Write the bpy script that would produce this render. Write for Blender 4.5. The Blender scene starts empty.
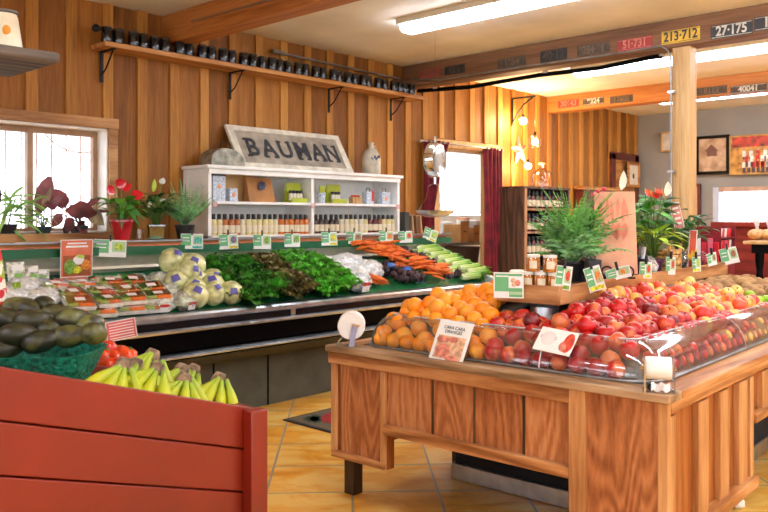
import bpy, math, random
from mathutils import Vector, Matrix, noise
random.seed(7)
R=random.Random(11)
PI=math.pi
C=bpy.context.scene.collection
sc=bpy.context.scene
# ---------------------------------------------------------------- sight lines (measuring aid)
FX,FY=.7314,.6820
def sdir(px):
    t=(px-384)/794.
    return FX+.6820*t, FY-.7314*t
def at(px,py,X=None,Y=None,Z=None,D=None):
    a,b=sdir(px)
    if X is not None: d=X/a
    elif Y is not None: d=Y/b
    elif Z is not None: d=(1.5-Z)*794/(py-218)
    else: d=D
    return Vector((a*d,b*d,1.5+(218-py)/794*d))
# ---------------------------------------------------------------- materials
MATS={}
def srgb(c):
    return tuple(((v/255)/12.92 if v/255<=.04045 else ((v/255+.055)/1.055)**2.4) for v in c)+(1,)
def newmat(name):
    m=bpy.data.materials.new(name); m.use_nodes=True
    nt=m.node_tree; nt.nodes.clear()
    out=nt.nodes.new('ShaderNodeOutputMaterial')
    MATS[name]=m
    return m,nt,out
def N(nt,t,**k):
    n=nt.nodes.new(t)
    for a,b in k.items():
        if a.startswith('i_'):
            n.inputs[a[2:].replace('_',' ')].default_value=b
        else: setattr(n,a,b)
    return n
def L(nt,a,b): nt.links.new(a,b)
def ramp(nt,fac,stops):
    r=nt.nodes.new('ShaderNodeValToRGB'); e=r.color_ramp.elements
    while len(e)<len(stops): e.new(.5)
    for q,(p,c) in zip(e,stops): q.position=p; q.color=srgb(c)
    L(nt,fac,r.inputs[0]); return r.outputs[0]
def plain(name,c,rough=.5,metal=0,var=.06,scale=6,spec=.5,bump=0,bscale=60,coat=0,sss=0,rnd=0,trans=0):
    """coloured surface with a little procedural mottling"""
    if name in MATS: return MATS[name]
    m,nt,out=newmat(name)
    b=N(nt,'ShaderNodeBsdfPrincipled'); b.inputs['Roughness'].default_value=rough; b.inputs['Metallic'].default_value=metal
    b.inputs['Specular IOR Level'].default_value=spec; b.inputs['Coat Weight'].default_value=coat
    tc=N(nt,'ShaderNodeTexCoord'); n=N(nt,'ShaderNodeTexNoise'); n.inputs['Scale'].default_value=scale; n.inputs['Detail'].default_value=3
    L(nt,tc.outputs['Object'],n.inputs['Vector'])
    d=[max(0,v*(1-var*2)) for v in c]; l=[min(255,v*(1+var*2)) for v in c]
    col=ramp(nt,n.outputs[0],[(.3,d),(.7,l)])
    if rnd:
        oi=N(nt,'ShaderNodeObjectInfo'); h=N(nt,'ShaderNodeHueSaturation')
        mr=N(nt,'ShaderNodeMapRange'); mr.inputs[3].default_value=1-rnd; mr.inputs[4].default_value=1+rnd
        L(nt,oi.outputs['Random'],mr.inputs[0]); L(nt,mr.outputs[0],h.inputs['Value'])
        mr2=N(nt,'ShaderNodeMapRange'); mr2.inputs[3].default_value=.5-rnd*.06; mr2.inputs[4].default_value=.5+rnd*.06
        L(nt,oi.outputs['Random'],mr2.inputs[0]); L(nt,mr2.outputs[0],h.inputs['Hue'])
        L(nt,col,h.inputs['Color']); col=h.outputs[0]
    L(nt,col,b.inputs['Base Color'])
    if bump:
        n2=N(nt,'ShaderNodeTexNoise'); n2.inputs['Scale'].default_value=bscale; L(nt,tc.outputs['Object'],n2.inputs['Vector'])
        bp=N(nt,'ShaderNodeBump'); bp.inputs['Strength'].default_value=bump; bp.inputs['Distance'].default_value=.01
        L(nt,n2.outputs[0],bp.inputs['Height']); L(nt,bp.outputs[0],b.inputs['Normal'])
    if sss:
        b.inputs['Subsurface Weight'].default_value=sss; b.inputs['Subsurface Radius'].default_value=(.02,.01,.005)
    if trans:
        t=N(nt,'ShaderNodeBsdfTranslucent'); L(nt,col,t.inputs[0]); mx=N(nt,'ShaderNodeMixShader'); mx.inputs[0].default_value=trans
        L(nt,b.outputs[0],mx.inputs[1]); L(nt,t.outputs[0],mx.inputs[2]); L(nt,mx.outputs[0],out.inputs[0])
    else: L(nt,b.outputs[0],out.inputs[0])
    return m
def clear(name,c=(255,255,255),gloss=.12,rough=.03,milky=0,haze=0):
    """thin clear sheet: see-through with fresnel gloss, optional milky wrinkled film, optional haze of reflections as diffuse white"""
    m,nt,out=newmat(name)
    t=N(nt,'ShaderNodeBsdfTransparent'); t.inputs[0].default_value=srgb(c)
    g=N(nt,'ShaderNodeBsdfGlossy'); g.inputs['Roughness'].default_value=rough
    lw=N(nt,'ShaderNodeLayerWeight'); lw.inputs[0].default_value=.12
    mm=N(nt,'ShaderNodeMath',operation='MULTIPLY_ADD'); mm.inputs[1].default_value=.7; mm.inputs[2].default_value=gloss
    L(nt,lw.outputs['Fresnel'],mm.inputs[0])
    cl=N(nt,'ShaderNodeClamp'); L(nt,mm.outputs[0],cl.inputs[0])
    mx=N(nt,'ShaderNodeMixShader'); L(nt,cl.outputs[0],mx.inputs[0]); L(nt,t.outputs[0],mx.inputs[1]); L(nt,g.outputs[0],mx.inputs[2])
    last=mx.outputs[0]
    if haze:
        d=N(nt,'ShaderNodeBsdfDiffuse'); d.inputs[0].default_value=srgb((235,240,245)); mx2=N(nt,'ShaderNodeMixShader'); mx2.inputs[0].default_value=haze; L(nt,last,mx2.inputs[1]); L(nt,d.outputs[0],mx2.inputs[2]); last=mx2.outputs[0]
    if milky:
        tc=N(nt,'ShaderNodeTexCoord'); n=N(nt,'ShaderNodeTexNoise'); n.inputs['Scale'].default_value=14; n.inputs['Detail'].default_value=4; n.inputs['Distortion'].default_value=1.5
        L(nt,tc.outputs['Object'],n.inputs['Vector'])
        mr=N(nt,'ShaderNodeMapRange'); mr.inputs[1].default_value=.38; mr.inputs[2].default_value=.68; mr.inputs[3].default_value=milky*.4; mr.inputs[4].default_value=min(1,milky*1.3)
        L(nt,n.outputs[0],mr.inputs[0])
        d=N(nt,'ShaderNodeBsdfPrincipled'); d.inputs['Base Color'].default_value=srgb((250,252,252)); d.inputs['Roughness'].default_value=.4; d.inputs['Specular IOR Level'].default_value=.25
        mx2=N(nt,'ShaderNodeMixShader'); L(nt,mr.outputs[0],mx2.inputs[0]); L(nt,last,mx2.inputs[1]); L(nt,d.outputs[0],mx2.inputs[2]); last=mx2.outputs[0]
    L(nt,last,out.inputs[0]); return m
def emit(name,c,s):
    m,nt,out=newmat(name); e=N(nt,'ShaderNodeEmission'); e.inputs[0].default_value=srgb(c); e.inputs[1].default_value=s
    L(nt,e.outputs[0],out.inputs[0]); return m
def wood(name,dark,mid,light,grain='Z',board=None,baxis='X',boff=0,rings=9,rough=.5,stretch=.12,scale=1.,knots=.0,var=.25,contrast=1.,fibre=.75):
    """long grain with cathedral contour lines, shifted board by board, knots"""
    m,nt,out=newmat(name)
    b=N(nt,'ShaderNodeBsdfPrincipled'); b.inputs['Roughness'].default_value=rough; b.inputs['Specular IOR Level'].default_value=.35
    tc=N(nt,'ShaderNodeTexCoord'); sep=N(nt,'ShaderNodeSeparateXYZ')
    L(nt,tc.outputs['Object'],sep.inputs[0])
    rv=None
    if board:
        s=N(nt,'ShaderNodeMath',operation='ADD'); s.inputs[1].default_value=boff+100*board; L(nt,sep.outputs[baxis],s.inputs[0])
        d=N(nt,'ShaderNodeMath',operation='DIVIDE'); d.inputs[1].default_value=board; L(nt,s.outputs[0],d.inputs[0])
        fl=N(nt,'ShaderNodeMath',operation='FLOOR'); L(nt,d.outputs[0],fl.inputs[0])
        wn=N(nt,'ShaderNodeTexWhiteNoise',noise_dimensions='1D'); L(nt,fl.outputs[0],wn.inputs['W']); rv=wn.outputs['Value']
    else:
        oi=N(nt,'ShaderNodeObjectInfo'); rv=oi.outputs['Random']
    off=N(nt,'ShaderNodeVectorMath',operation='ADD'); L(nt,tc.outputs['Object'],off.inputs[0])
    mu=N(nt,'ShaderNodeMath',operation='MULTIPLY'); mu.inputs[1].default_value=37.; L(nt,rv,mu.inputs[0])
    cb=N(nt,'ShaderNodeCombineXYZ')
    for k in range(3): L(nt,mu.outputs[0],cb.inputs[k])
    L(nt,cb.outputs[0],off.inputs[1])
    sc3={'X':(stretch,1,1),'Y':(1,stretch,1),'Z':(1,1,stretch)}[grain]
    mp=N(nt,'ShaderNodeVectorMath',operation='MULTIPLY'); mp.inputs[1].default_value=[v*scale for v in sc3]; L(nt,off.outputs[0],mp.inputs[0])
    n1=N(nt,'ShaderNodeTexNoise'); n1.inputs['Scale'].default_value=4.5; n1.inputs['Detail'].default_value=1.2; n1.inputs['Roughness'].default_value=.4
    L(nt,mp.outputs[0],n1.inputs['Vector'])
    r1=N(nt,'ShaderNodeMath',operation='MULTIPLY'); r1.inputs[1].default_value=rings*6.28; L(nt,n1.outputs[0],r1.inputs[0])
    sn=N(nt,'ShaderNodeMath',operation='SINE'); L(nt,r1.outputs[0],sn.inputs[0])
    n2=N(nt,'ShaderNodeTexNoise'); n2.inputs['Scale'].default_value=70; n2.inputs['Detail'].default_value=3; L(nt,mp.outputs[0],n2.inputs['Vector'])
    # fibre + rings
    a1=N(nt,'ShaderNodeMath',operation='MULTIPLY_ADD'); a1.inputs[1].default_value=.26*contrast; a1.inputs[2].default_value=.12; L(nt,sn.outputs[0],a1.inputs[0])
    a2=N(nt,'ShaderNodeMath',operation='MULTIPLY_ADD'); a2.inputs[1].default_value=fibre; L(nt,n2.outputs[0],a2.inputs[0]); L(nt,a1.outputs[0],a2.inputs[2])
    a3=N(nt,'ShaderNodeMath',operation='MULTIPLY_ADD'); a3.inputs[1].default_value=var*2; L(nt,rv,a3.inputs[0])
    sh=N(nt,'ShaderNodeMath',operation='SUBTRACT'); sh.inputs[1].default_value=var-(.75-fibre)*.5; L(nt,a2.outputs[0],sh.inputs[0]); L(nt,sh.outputs[0],a3.inputs[2])
    col=ramp(nt,a3.outputs[0],[(.1,dark),(.5,mid),(.9,light)])
    if knots:
        kv=N(nt,'ShaderNodeVectorMath',operation='MULTIPLY'); q={'X':(.45,1,1),'Y':(1,.45,1),'Z':(1,1,.45)}[grain]; kv.inputs[1].default_value=q; L(nt,off.outputs[0],kv.inputs[0])
        vo=N(nt,'ShaderNodeTexVoronoi'); vo.inputs['Scale'].default_value=knots; L(nt,kv.outputs[0],vo.inputs['Vector'])
        mr=N(nt,'ShaderNodeMapRange'); mr.inputs[1].default_value=.05; mr.inputs[2].default_value=.13; mr.inputs[3].default_value=.8; mr.inputs[4].default_value=0; L(nt,vo.outputs['Distance'],mr.inputs[0])
        mx=N(nt,'ShaderNodeMixRGB'); L(nt,mr.outputs[0],mx.inputs[0]); L(nt,col,mx.inputs[1]); mx.inputs[2].default_value=srgb([v*.55 for v in dark]); col=mx.outputs[0]
    L(nt,col,b.inputs['Base Color'])
    bp=N(nt,'ShaderNodeBump'); bp.inputs['Strength'].default_value=.15; bp.inputs['Distance'].default_value=.004; L(nt,a2.outputs[0],bp.inputs['Height']); L(nt,bp.outputs[0],b.inputs['Normal'])
    L(nt,b.outputs[0],out.inputs[0]); return m
# ---------------------------------------------------------------- mesh builder
class MB:
    def __init__(s): s.v=[];s.f=[];s.m=[]
    def add(s,vs,fs,mat=0,M=None):
        o=len(s.v)
        if M is not None: vs=[M@Vector(p) for p in vs]
        s.v+= [tuple(p) for p in vs]; s.f+=[tuple(i+o for i in f) for f in fs]
        s.m+= list(mat) if isinstance(mat,list) else [mat]*len(fs)
        return s
    def bx(s,x0,x1,y0,y1,z0,z1,mat=0,M=None):
        vs=[(x0,y0,z0),(x1,y0,z0),(x1,y1,z0),(x0,y1,z0),(x0,y0,z1),(x1,y0,z1),(x1,y1,z1),(x0,y1,z1)]
        return s.add(vs,[(0,3,2,1),(4,5,6,7),(0,1,5,4),(1,2,6,5),(2,3,7,6),(3,0,4,7)],mat,M)
    def grid(s,fn,nu,nv,mat=0,M=None,closeu=False):
        vs=[fn(i/(nu if closeu else nu),j/nv) for j in range(nv+1) for i in range(nu+(0 if closeu else 1))]
        w=nu if closeu else nu+1
        fs=[(j*w+i,j*w+(i+1)%w,(j+1)*w+(i+1)%w,(j+1)*w+i) for j in range(nv) for i in range(nu)]
        return s.add(vs,fs,mat,M)
    def lathe(s,prof,c=(0,0,0),n=16,mat=0,M=None,rx=1,ry=1,wob=None):
        vs=[];fs=[];k=len(prof)
        for i,(r,z) in enumerate(prof):
            for j in range(n):
                a=2*PI*j/n; q=r*(wob(a,i) if wob else 1)
                vs.append((c[0]+q*rx*math.cos(a),c[1]+q*ry*math.sin(a),c[2]+z))
        for i in range(k-1):
            for j in range(n):
                fs.append((i*n+j,i*n+(j+1)%n,(i+1)*n+(j+1)%n,(i+1)*n+j))
        if prof[0][0]>1e-5: fs.append(tuple(range(n))[::-1])
        if prof[-1][0]>1e-5: fs.append(tuple((k-1)*n+j for j in range(n)))
        return s.add(vs,fs,mat,M)
    def ball(s,c,r,nu=12,nv=8,mat=0,M=None,defo=None):
        if not hasattr(r,'__len__'): r=(r,r,r)
        vs=[];fs=[]
        for i in range(1,nv):
            t=PI*i/nv
            for j in range(nu):
                a=2*PI*j/nu; p=Vector((math.sin(t)*math.cos(a),math.sin(t)*math.sin(a),math.cos(t)))
                if defo: p=defo(p)
                vs.append((c[0]+p.x*r[0],c[1]+p.y*r[1],c[2]+p.z*r[2]))
        t=Vector((0,0,1)); b=Vector((0,0,-1))
        if defo: t=defo(t); b=defo(b)
        vs.append((c[0]+t.x*r[0],c[1]+t.y*r[1],c[2]+t.z*r[2])); vs.append((c[0]+b.x*r[0],c[1]+b.y*r[1],c[2]+b.z*r[2]))
        T=len(vs)-2;B=T+1
        for i in range(nv-2):
            for j in range(nu): fs.append((i*nu+j,(i+1)*nu+j,(i+1)*nu+(j+1)%nu,i*nu+(j+1)%nu))
        for j in range(nu):
            fs.append((T,j,(j+1)%nu)); q=(nv-2)*nu; fs.append((q+j,B,q+(j+1)%nu))
        return s.add(vs,fs,mat,M)
    def tube(s,pts,r,n=8,mat=0,M=None,cap=True):
        pts=[Vector(p) for p in pts]; rs=r if hasattr(r,'__len__') else [r]*len(pts)
        vs=[];fs=[];up=None
        for i,p in enumerate(pts):
            d=(pts[min(i+1,len(pts)-1)]-pts[max(i-1,0)])
            if d.length<1e-9: d=Vector((0,0,1))
            d.normalize()
            if up is None: up=d.orthogonal().normalized()
            up=(up-d*up.dot(d)); up=up.normalized() if up.length>1e-6 else d.orthogonal().normalized()
            w=d.cross(up)
            for j in range(n):
                a=2*PI*j/n; vs.append(p+(up*math.cos(a)+w*math.sin(a))*rs[i])
        for i in range(len(pts)-1):
            for j in range(n): fs.append((i*n+j,i*n+(j+1)%n,(i+1)*n+(j+1)%n,(i+1)*n+j))
        if cap: fs.append(tuple(range(n))[::-1]); fs.append(tuple((len(pts)-1)*n+j for j in range(n)))
        return s.add(vs,fs,mat,M)
    def prism(s,poly,a0,a1,axis='X',mat=0,M=None):
        """poly in the two other axes, extruded along axis from a0 to a1"""
        def P(a,u,v): return {'X':(a,u,v),'Y':(u,a,v),'Z':(u,v,a)}[axis]
        n=len(poly); vs=[P(a0,*p) for p in poly]+[P(a1,*p) for p in poly]
        fs=[tuple(range(n))[::-1],tuple(range(n,2*n))]+[(i,(i+1)%n,n+(i+1)%n,n+i) for i in range(n)]
        return s.add(vs,fs,mat,M)
    def leaf(s,base,d,up,l,w,droop=.3,fold=.15,n=5,mat=0,tipw=0,shape=None,ruf=0,ph=0):
        """a leaf blade with its midrib, droops along its length"""
        base=Vector(base); d=Vector(d).normalized(); up=Vector(up); sd=d.cross(up)
        if sd.length<1e-5: sd=d.orthogonal()
        sd.normalize(); nn=sd.cross(d).normalized(); vs=[];fs=[]
        for i in range(n+1):
            t=i/n; q=(shape(t) if shape else math.sin(PI*min(1,t**.8*.97+.03))**.8)*w*.5
            c=base+d*(l*t)-nn*(-0)+Vector((0,0,-1))*(droop*l*t*t)
            rr=ruf*math.sin(t*19+ph)*l*.1
            vs+= [c+sd*q+nn*(fold*q+rr), c, c-sd*q+nn*(fold*q-rr)]
        for i in range(n):
            a=i*3; fs+= [(a,a+1,a+4,a+3),(a+1,a+2,a+5,a+4)]
        return s.add(vs,fs,mat)
    def build(s,name,mats,parent=None,smooth=True,bevel=0,world=False,ang=35,seg=2):
        me=bpy.data.meshes.new(name)
        vs=s.v
        if world and parent is not None:
            l=parent.location; vs=[(a-l.x,b-l.y,c-l.z) for a,b,c in vs]
        me.from_pydata(vs,[],s.f); 
        if not isinstance(mats,(list,tuple)): mats=[mats]
        for m in mats: me.materials.append(m)
        if len(mats)>1: me.polygons.foreach_set('material_index',s.m)
        if smooth:
            me.polygons.foreach_set('use_smooth',[True]*len(me.polygons)); me.set_sharp_from_angle(angle=math.radians(ang))
        me.update()
        o=bpy.data.objects.new(name,me); C.objects.link(o)
        if parent is not None: o.parent=parent
        if bevel:
            b=o.modifiers.new('bevel','BEVEL'); b.width=bevel; b.segments=seg; b.limit_method='ANGLE'; b.angle_limit=math.radians(40)
        return o
def tag(o,label=None,cat=None,group=None,kind=None):
    if label: o['label']=label
    if cat: o['category']=cat
    if group: o['group']=group
    if kind: o['kind']=kind
    return o
def thing(name,label,cat,loc=(0,0,0),rz=0,group=None):
    o=bpy.data.objects.new(name,None); C.objects.link(o); o.location=loc; o.rotation_euler=(0,0,rz); o.empty_display_size=.1
    return tag(o,label,cat,group)
def struct(mb,name,mats,**k):
    return tag(mb.build(name,mats,**k),kind='structure')
def dup(root,loc,rz=None,label=None,group=None,rot=None,scale=None):
    r=root.copy(); C.objects.link(r); r.location=loc
    if rz is not None: r.rotation_euler=(0,0,rz)
    if rot is not None: r.rotation_euler=rot
    if scale is not None: r.scale=(scale,)*3
    if label: r['label']=label
    if group: r['group']=group
    for ch in list(root.children):
        c=ch.copy(); C.objects.link(c); c.parent=r
        for g in list(ch.children):
            d=g.copy(); C.objects.link(d); d.parent=c
    return r
def text(s,size,mat,name,parent,loc,rot,ext=.001,align='CENTER',sx=1,bold=0):
    cu=bpy.data.curves.new(name,'FONT'); cu.body=s; cu.size=size; cu.extrude=ext; cu.align_x=align; cu.align_y='CENTER'; cu.offset=bold
    t=bpy.data.objects.new('tmp',cu); C.objects.link(t); dg=bpy.context.evaluated_depsgraph_get()
    me=bpy.data.meshes.new_from_object(t.evaluated_get(dg)); bpy.data.objects.remove(t); bpy.data.curves.remove(cu)
    me.materials.clear(); me.materials.append(mat)
    o=bpy.data.objects.new(name,me); C.objects.link(o); o.parent=parent; o.location=loc; o.rotation_euler=rot; o.scale=(sx,1,1)
    return o
# ================================================================ materials
WALLW=wood('barn_boards',(114,68,22),(152,97,36),(182,124,54),grain='Z',board=.31,baxis='X',boff=-2.593+.31,rings=4,var=.24,knots=1.3,stretch=.06,rough=.6,contrast=.3)
BATTW=wood('batten_wood',(142,92,34),(186,128,54),(212,156,80),grain='Z',board=.31,baxis='X',boff=-2.593+.155,rings=4,var=.16,knots=.9,stretch=.06,rough=.6,contrast=.3)
BEAMW=wood('beam_fir',(134,76,30),(184,116,56),(208,144,82),grain='Y',rings=5,var=.1,stretch=.05,rough=.5,contrast=.4)
BEAMD=wood('weathered_beam',(84,56,36),(124,86,58),(150,110,78),grain='Y',rings=5,var=.08,stretch=.05,rough=.6,contrast=.4)
POSTW=wood('post_fir',(160,116,68),(204,164,110),(226,192,140),grain='Z',rings=4,var=.08,stretch=.05,rough=.5,contrast=.4)
TRIMW=wood('trim_pine',(132,86,44),(180,130,78),(210,162,108),grain='X',rings=6,var=.1,stretch=.08)
SHELFW=wood('shelf_plank',(140,84,36),(184,124,64),(208,150,88),grain='X',rings=6,var=.1,stretch=.08)
ISLW=wood('island_fir',(118,62,30),(182,116,70),(216,158,108),grain='Z',board=.262,baxis='Y',boff=.134,rings=15,var=.12,knots=2.0,stretch=.2,rough=.45,contrast=.5,scale=1.15,fibre=.5)
ISLP=wood('island_trim',(136,84,44),(184,126,76),(212,162,110),grain='Y',rings=8,var=.12,stretch=.1,rough=.45)
ISLX=wood('island_side_trim',(134,82,42),(186,126,72),(214,162,108),grain='X',rings=8,var=.12,stretch=.1,rough=.45)
ISLS=wood('island_side_board',(108,56,18),(158,90,38),(184,116,58),grain='Z',rings=5,var=.16,stretch=.08,rough=.45,contrast=.5)
ISLB=wood('island_batten',(142,90,50),(192,138,86),(218,172,120),grain='Z',rings=5,var=.16,stretch=.08,rough=.45,contrast=.5)
TOPW=wood('worn_top',(120,92,62),(166,132,96),(192,162,126),grain='Y',rings=9,var=.12,stretch=.1,rough=.5)
DARKW=wood('dark_stained_wood',(52,38,30),(84,62,50),(108,84,68),grain='Z',rings=7,var=.08,stretch=.1)
LEGW=wood('brown_leg_wood',(50,34,22),(84,58,38),(104,76,52),grain='Z',rings=5,var=.1,stretch=.1)
GREYW=wood('weathered_grey_wood',(52,48,44),(88,82,76),(120,112,104),grain='X',rings=8,var=.08,stretch=.08,rough=.7)
REDBR=plain('red_brown_stain',(96,40,30),rough=.4,var=.12)
WHITEP=plain('white_paint',(244,244,240),rough=.5,var=.02)
CREAMP=plain('plaster_ceiling',(240,236,226),rough=.8,var=.03,scale=1.2,bump=.15,bscale=30)
GREYP=plain('grey_wall_paint',(150,148,142),rough=.8,var=.02,scale=2,bump=.1)
PLAINW=plain('plain_back_wall',(196,176,150),rough=.8,var=.03)
STEEL=plain('brushed_steel',(212,220,228),rough=.33,metal=1,var=.05,scale=8)
STEELD=plain('dull_steel',(150,154,158),rough=.4,metal=.9,var=.06,scale=8)
CHROME=plain('chrome',(225,228,230),rough=.12,metal=1,var=.02)
BLACK=plain('black_enamel',(9,9,11),rough=.3,spec=.08,var=.1)
BLACKM=plain('black_matte',(8,8,9),rough=.6,spec=.05,var=.1)
IRON=plain('wrought_iron',(28,28,30),rough=.45,metal=.6,var=.1)
REDPAINT=plain('red_paint',(124,30,10),rough=.42,var=.05,scale=2.5,coat=.1,bump=.05,bscale=40)
GREENPL=plain('green_strip',(9,92,54),rough=.4,var=.05)
GREENB=plain('green_liner',(16,110,62),rough=.5,var=.08)
GLASS=clear('clear_glass',gloss=.04)
ACRYL=clear('clear_acrylic',c=(254,255,255),gloss=.07,rough=.05,haze=.015)  # haze stands for white reflections on the sheet, mixed in as diffuse colour
TUBE=emit('tube_light',(236,244,255),18)
# ================================================================ floor
def tilemat():
    m,nt,out=newmat('terracotta_tile'); b=N(nt,'ShaderNodeBsdfPrincipled')
    tc=N(nt,'ShaderNodeTexCoord'); vr=N(nt,'ShaderNodeVectorRotate',rotation_type='Z_AXIS'); vr.inputs['Angle'].default_value=math.radians(-45.67)
    L(nt,tc.outputs['Object'],vr.inputs['Vector'])
    ad=N(nt,'ShaderNodeVectorMath',operation='ADD'); ad.inputs[1].default_value=(-.12+47,.03+47,0); L(nt,vr.outputs[0],ad.inputs[0])
    br=N(nt,'ShaderNodeTexBrick'); br.offset=0; br.inputs['Scale'].default_value=1; br.inputs['Brick Width'].default_value=.47; br.inputs['Row Height'].default_value=.47
    br.inputs['Mortar Size'].default_value=.0075; br.inputs['Mortar Smooth'].default_value=.2; br.inputs['Bias'].default_value=0
    br.inputs['Color1'].default_value=(0,0,0,1); br.inputs['Color2'].default_value=(1,1,1,1); L(nt,ad.outputs[0],br.inputs['Vector'])
    n=N(nt,'ShaderNodeTexNoise'); n.inputs['Scale'].default_value=4.2; n.inputs['Detail'].default_value=5; n.inputs['Roughness'].default_value=.6; n.inputs['Distortion'].default_value=.6
    st=N(nt,'ShaderNodeVectorMath',operation='MULTIPLY'); st.inputs[1].default_value=(1.4,.7,1); L(nt,vr.outputs[0],st.inputs[0]); L(nt,st.outputs[0],n.inputs['Vector'])
    mm=N(nt,'ShaderNodeMath',operation='MULTIPLY_ADD'); mm.inputs[1].default_value=.1
    L(nt,br.outputs['Color'],mm.inputs[0]); L(nt,n.outputs[0],mm.inputs[2])
    col=ramp(nt,mm.outputs[0],[(.32,(222,136,36)),(.5,(246,176,58)),(.66,(254,208,112))])
    mx=N(nt,'ShaderNodeMixRGB'); L(nt,br.outputs['Fac'],mx.inputs[0]); L(nt,col,mx.inputs[1]); mx.inputs[2].default_value=srgb((168,158,142))
    L(nt,mx.outputs[0],b.inputs['Base Color']); b.inputs['Roughness'].default_value=.32
    bp=N(nt,'ShaderNodeBump'); bp.inputs['Strength'].default_value=.4; bp.inputs['Distance'].default_value=.004; bp.invert=True
    L(nt,br.outputs['Fac'],bp.inputs['Height']); L(nt,bp.outputs[0],b.inputs['Normal']); L(nt,b.outputs[0],out.inputs[0]); return m
TILE=tilemat()
XL,XR,YB,YW,H=-3.5,12.9,-5.,6.1,3.25
struct(MB().bx(XL-.2,XR+.2,YB-.2,9.2,-.1,0),'floor',TILE,smooth=False)
struct(MB().bx(XL-.2,XR+.2,YB-.2,9.2,H,H+.1),'ceiling',CREAMP,smooth=False)
# ================================================================ wall with the boards (left of the photo)
W1=(1.5,3.22,1.385,2.23); D1=(7.50,8.66,0,2.36)
m=MB()
for x0,x1,z0,z1 in [(XL-.2,W1[0],0,H),(W1[0],W1[1],0,W1[2]),(W1[0],W1[1],W1[3],H),(W1[1],D1[0],0,H),(D1[0],D1[1],D1[3],H),(D1[1],XR+.2,0,H)]:
    m.bx(x0,x1,YW,YW+.2,z0,z1,0)
k=-20
while 2.593+.31*k<XR-.05:
    x=2.593+.31*k; k+=1
    if x<XL+.05: continue
    z0=0
    w=.042+.006*R.random()
    if W1[0]-.05<x<W1[1]+.05: m.bx(x-w,x+w,YW-.022,YW,2.315,H,1); m.bx(x-w,x+w,YW-.022,YW,0,1.27,1); continue
    if D1[0]-.12<x<D1[1]+.1: m.bx(x-w,x+w,YW-.022,YW,2.47,H,1); continue
    m.bx(x-w,x+w,YW-.022,YW,0,H,1)
struct(m,'wall_left',[WALLW,BATTW],smooth=False)
# window in it
def wpart(p,n,mb,mat,**k): return mb.build(n,mat,p,**k)
w=bpy.data.objects.new('window_1',None); C.objects.link(w); tag(w,'daylit shop window in the board wall, wooden trim','window',kind='structure'); w.location=(W1[0],YW,W1[2])
x0,x1,z0,z1=W1
m=MB().bx(x0-.12,x1+.08,YW-.035,YW,z1,z1+.085).bx(x1,x1+.075,YW-.03,YW,z0,z1).bx(x0-.1,x0,YW-.03,YW,z0,z1)
wpart(w,'window_trim',m,TRIMW,world=True,bevel=.004)
m=MB().bx(x0-.1,x1+.1,5.93,YW+.02,z0-.105,z0-.003)
wpart(w,'window_sill',m,TRIMW,world=True,bevel=.006)
m=MB().bx(x1-.012,x1,YW,YW+.2,z0,z1).bx(x0,x1,YW,YW+.2,z1-.012,z1).bx(x0,x1,YW,YW+.2,z0-.003,z0+.012).bx(x0,x0+.012,YW,YW+.2,z0,z1)
wpart(w,'window_reveal',m,WHITEP,world=True,smooth=False)
m=MB().bx(x0,x1,6.26,6.31,z0+.012,z0+.035).bx(x0,x1,6.26,6.31,z1-.06,z1-.012).bx(x1-.05,x1-.0125,6.253,6.31,z0+.0125,z1-.0125).bx(x0,x0+.05,6.253,6.31,z0,z1).bx(2.63,2.675,6.25,6.31,z0,z1)
wpart(w,'window_frame',m,plain('tan_window_frame',(168,132,98),rough=.5,var=.05),world=True,smooth=False)
wpart(w,'window_pane',MB().bx(x0+.03,x1-.03,6.285,6.288,z0+.02,z1-.04),GLASS,world=True,smooth=False)
# iron window guard outside
GRILL=plain('pale_iron',(232,232,240),rough=.6,var=.02)
m=MB()
for k in range(16):
    x=1.45+.125*k; m.bx(x,x+.012,6.55,6.562,1.2,2.5)
m.bx(1.4,3.6,6.55,6.565,2.44,2.46).bx(1.4,3.6,6.55,6.565,1.2,1.22)
for cx in (2.12,3.2):
    m.tube([(cx+.36*math.cos(a*PI/24),6.54,2.36-.3*math.sin(a*PI/24)) for a in range(25)],.007,6)
gd=m.build('window_guard',GRILL,w,world=True)
# doorway to the back room
d=bpy.data.objects.new('door_1',None); C.objects.link(d); tag(d,'open doorway to the bright back room between burgundy curtains','doorway',kind='structure'); d.location=(D1[0],YW,0)
m=MB().bx(D1[1],D1[1]+.1,YW-.035,YW,0,D1[3]).bx(D1[0]-.1,D1[0],YW-.035,YW,0,D1[3]).bx(D1[0]-.1,D1[1]+.1,YW-.035,YW,D1[3],D1[3]+.1).bx(D1[1]-.02,D1[1],YW,YW+.2,0,D1[3]).bx(D1[0],D1[0]+.02,YW,YW+.2,0,D1[3]).bx(D1[0],D1[1],YW,YW+.2,D1[3]-.02,D1[3])
wpart(d,'door_frame',m,POSTW,world=True,bevel=.004)
wpart(d,'latch_plate',MB().bx(D1[1]-.03,D1[1]-.02,YW+.03,YW+.07,1.28,1.5),IRON,world=True)
# back room
BW=9.0
m=MB().bx(6.3,13.1,BW,BW+.1,0,1.55).bx(6.3,9.4,BW,BW+.1,1.55,H).bx(12.9,13.1,BW,BW+.1,1.55,H).bx(9.4,12.9,BW,BW+.1,2.9,H)
struct(m,'wall_back_room',WHITEP,smooth=False)
struct(MB().bx(6.2,6.3,YW+.2,BW,0,H).bx(13.1,13.2,YW+.2,BW+.1,0,H),'wall_back_room_side',WHITEP,smooth=False)
BLIND=plain('white_blind',(248,248,246),rough=.8,var=.01,trans=.6)
w3=struct(MB().bx(9.4,12.9,BW+.02,BW+.028,1.58,2.9),'window_3',BLIND,smooth=False)
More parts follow.
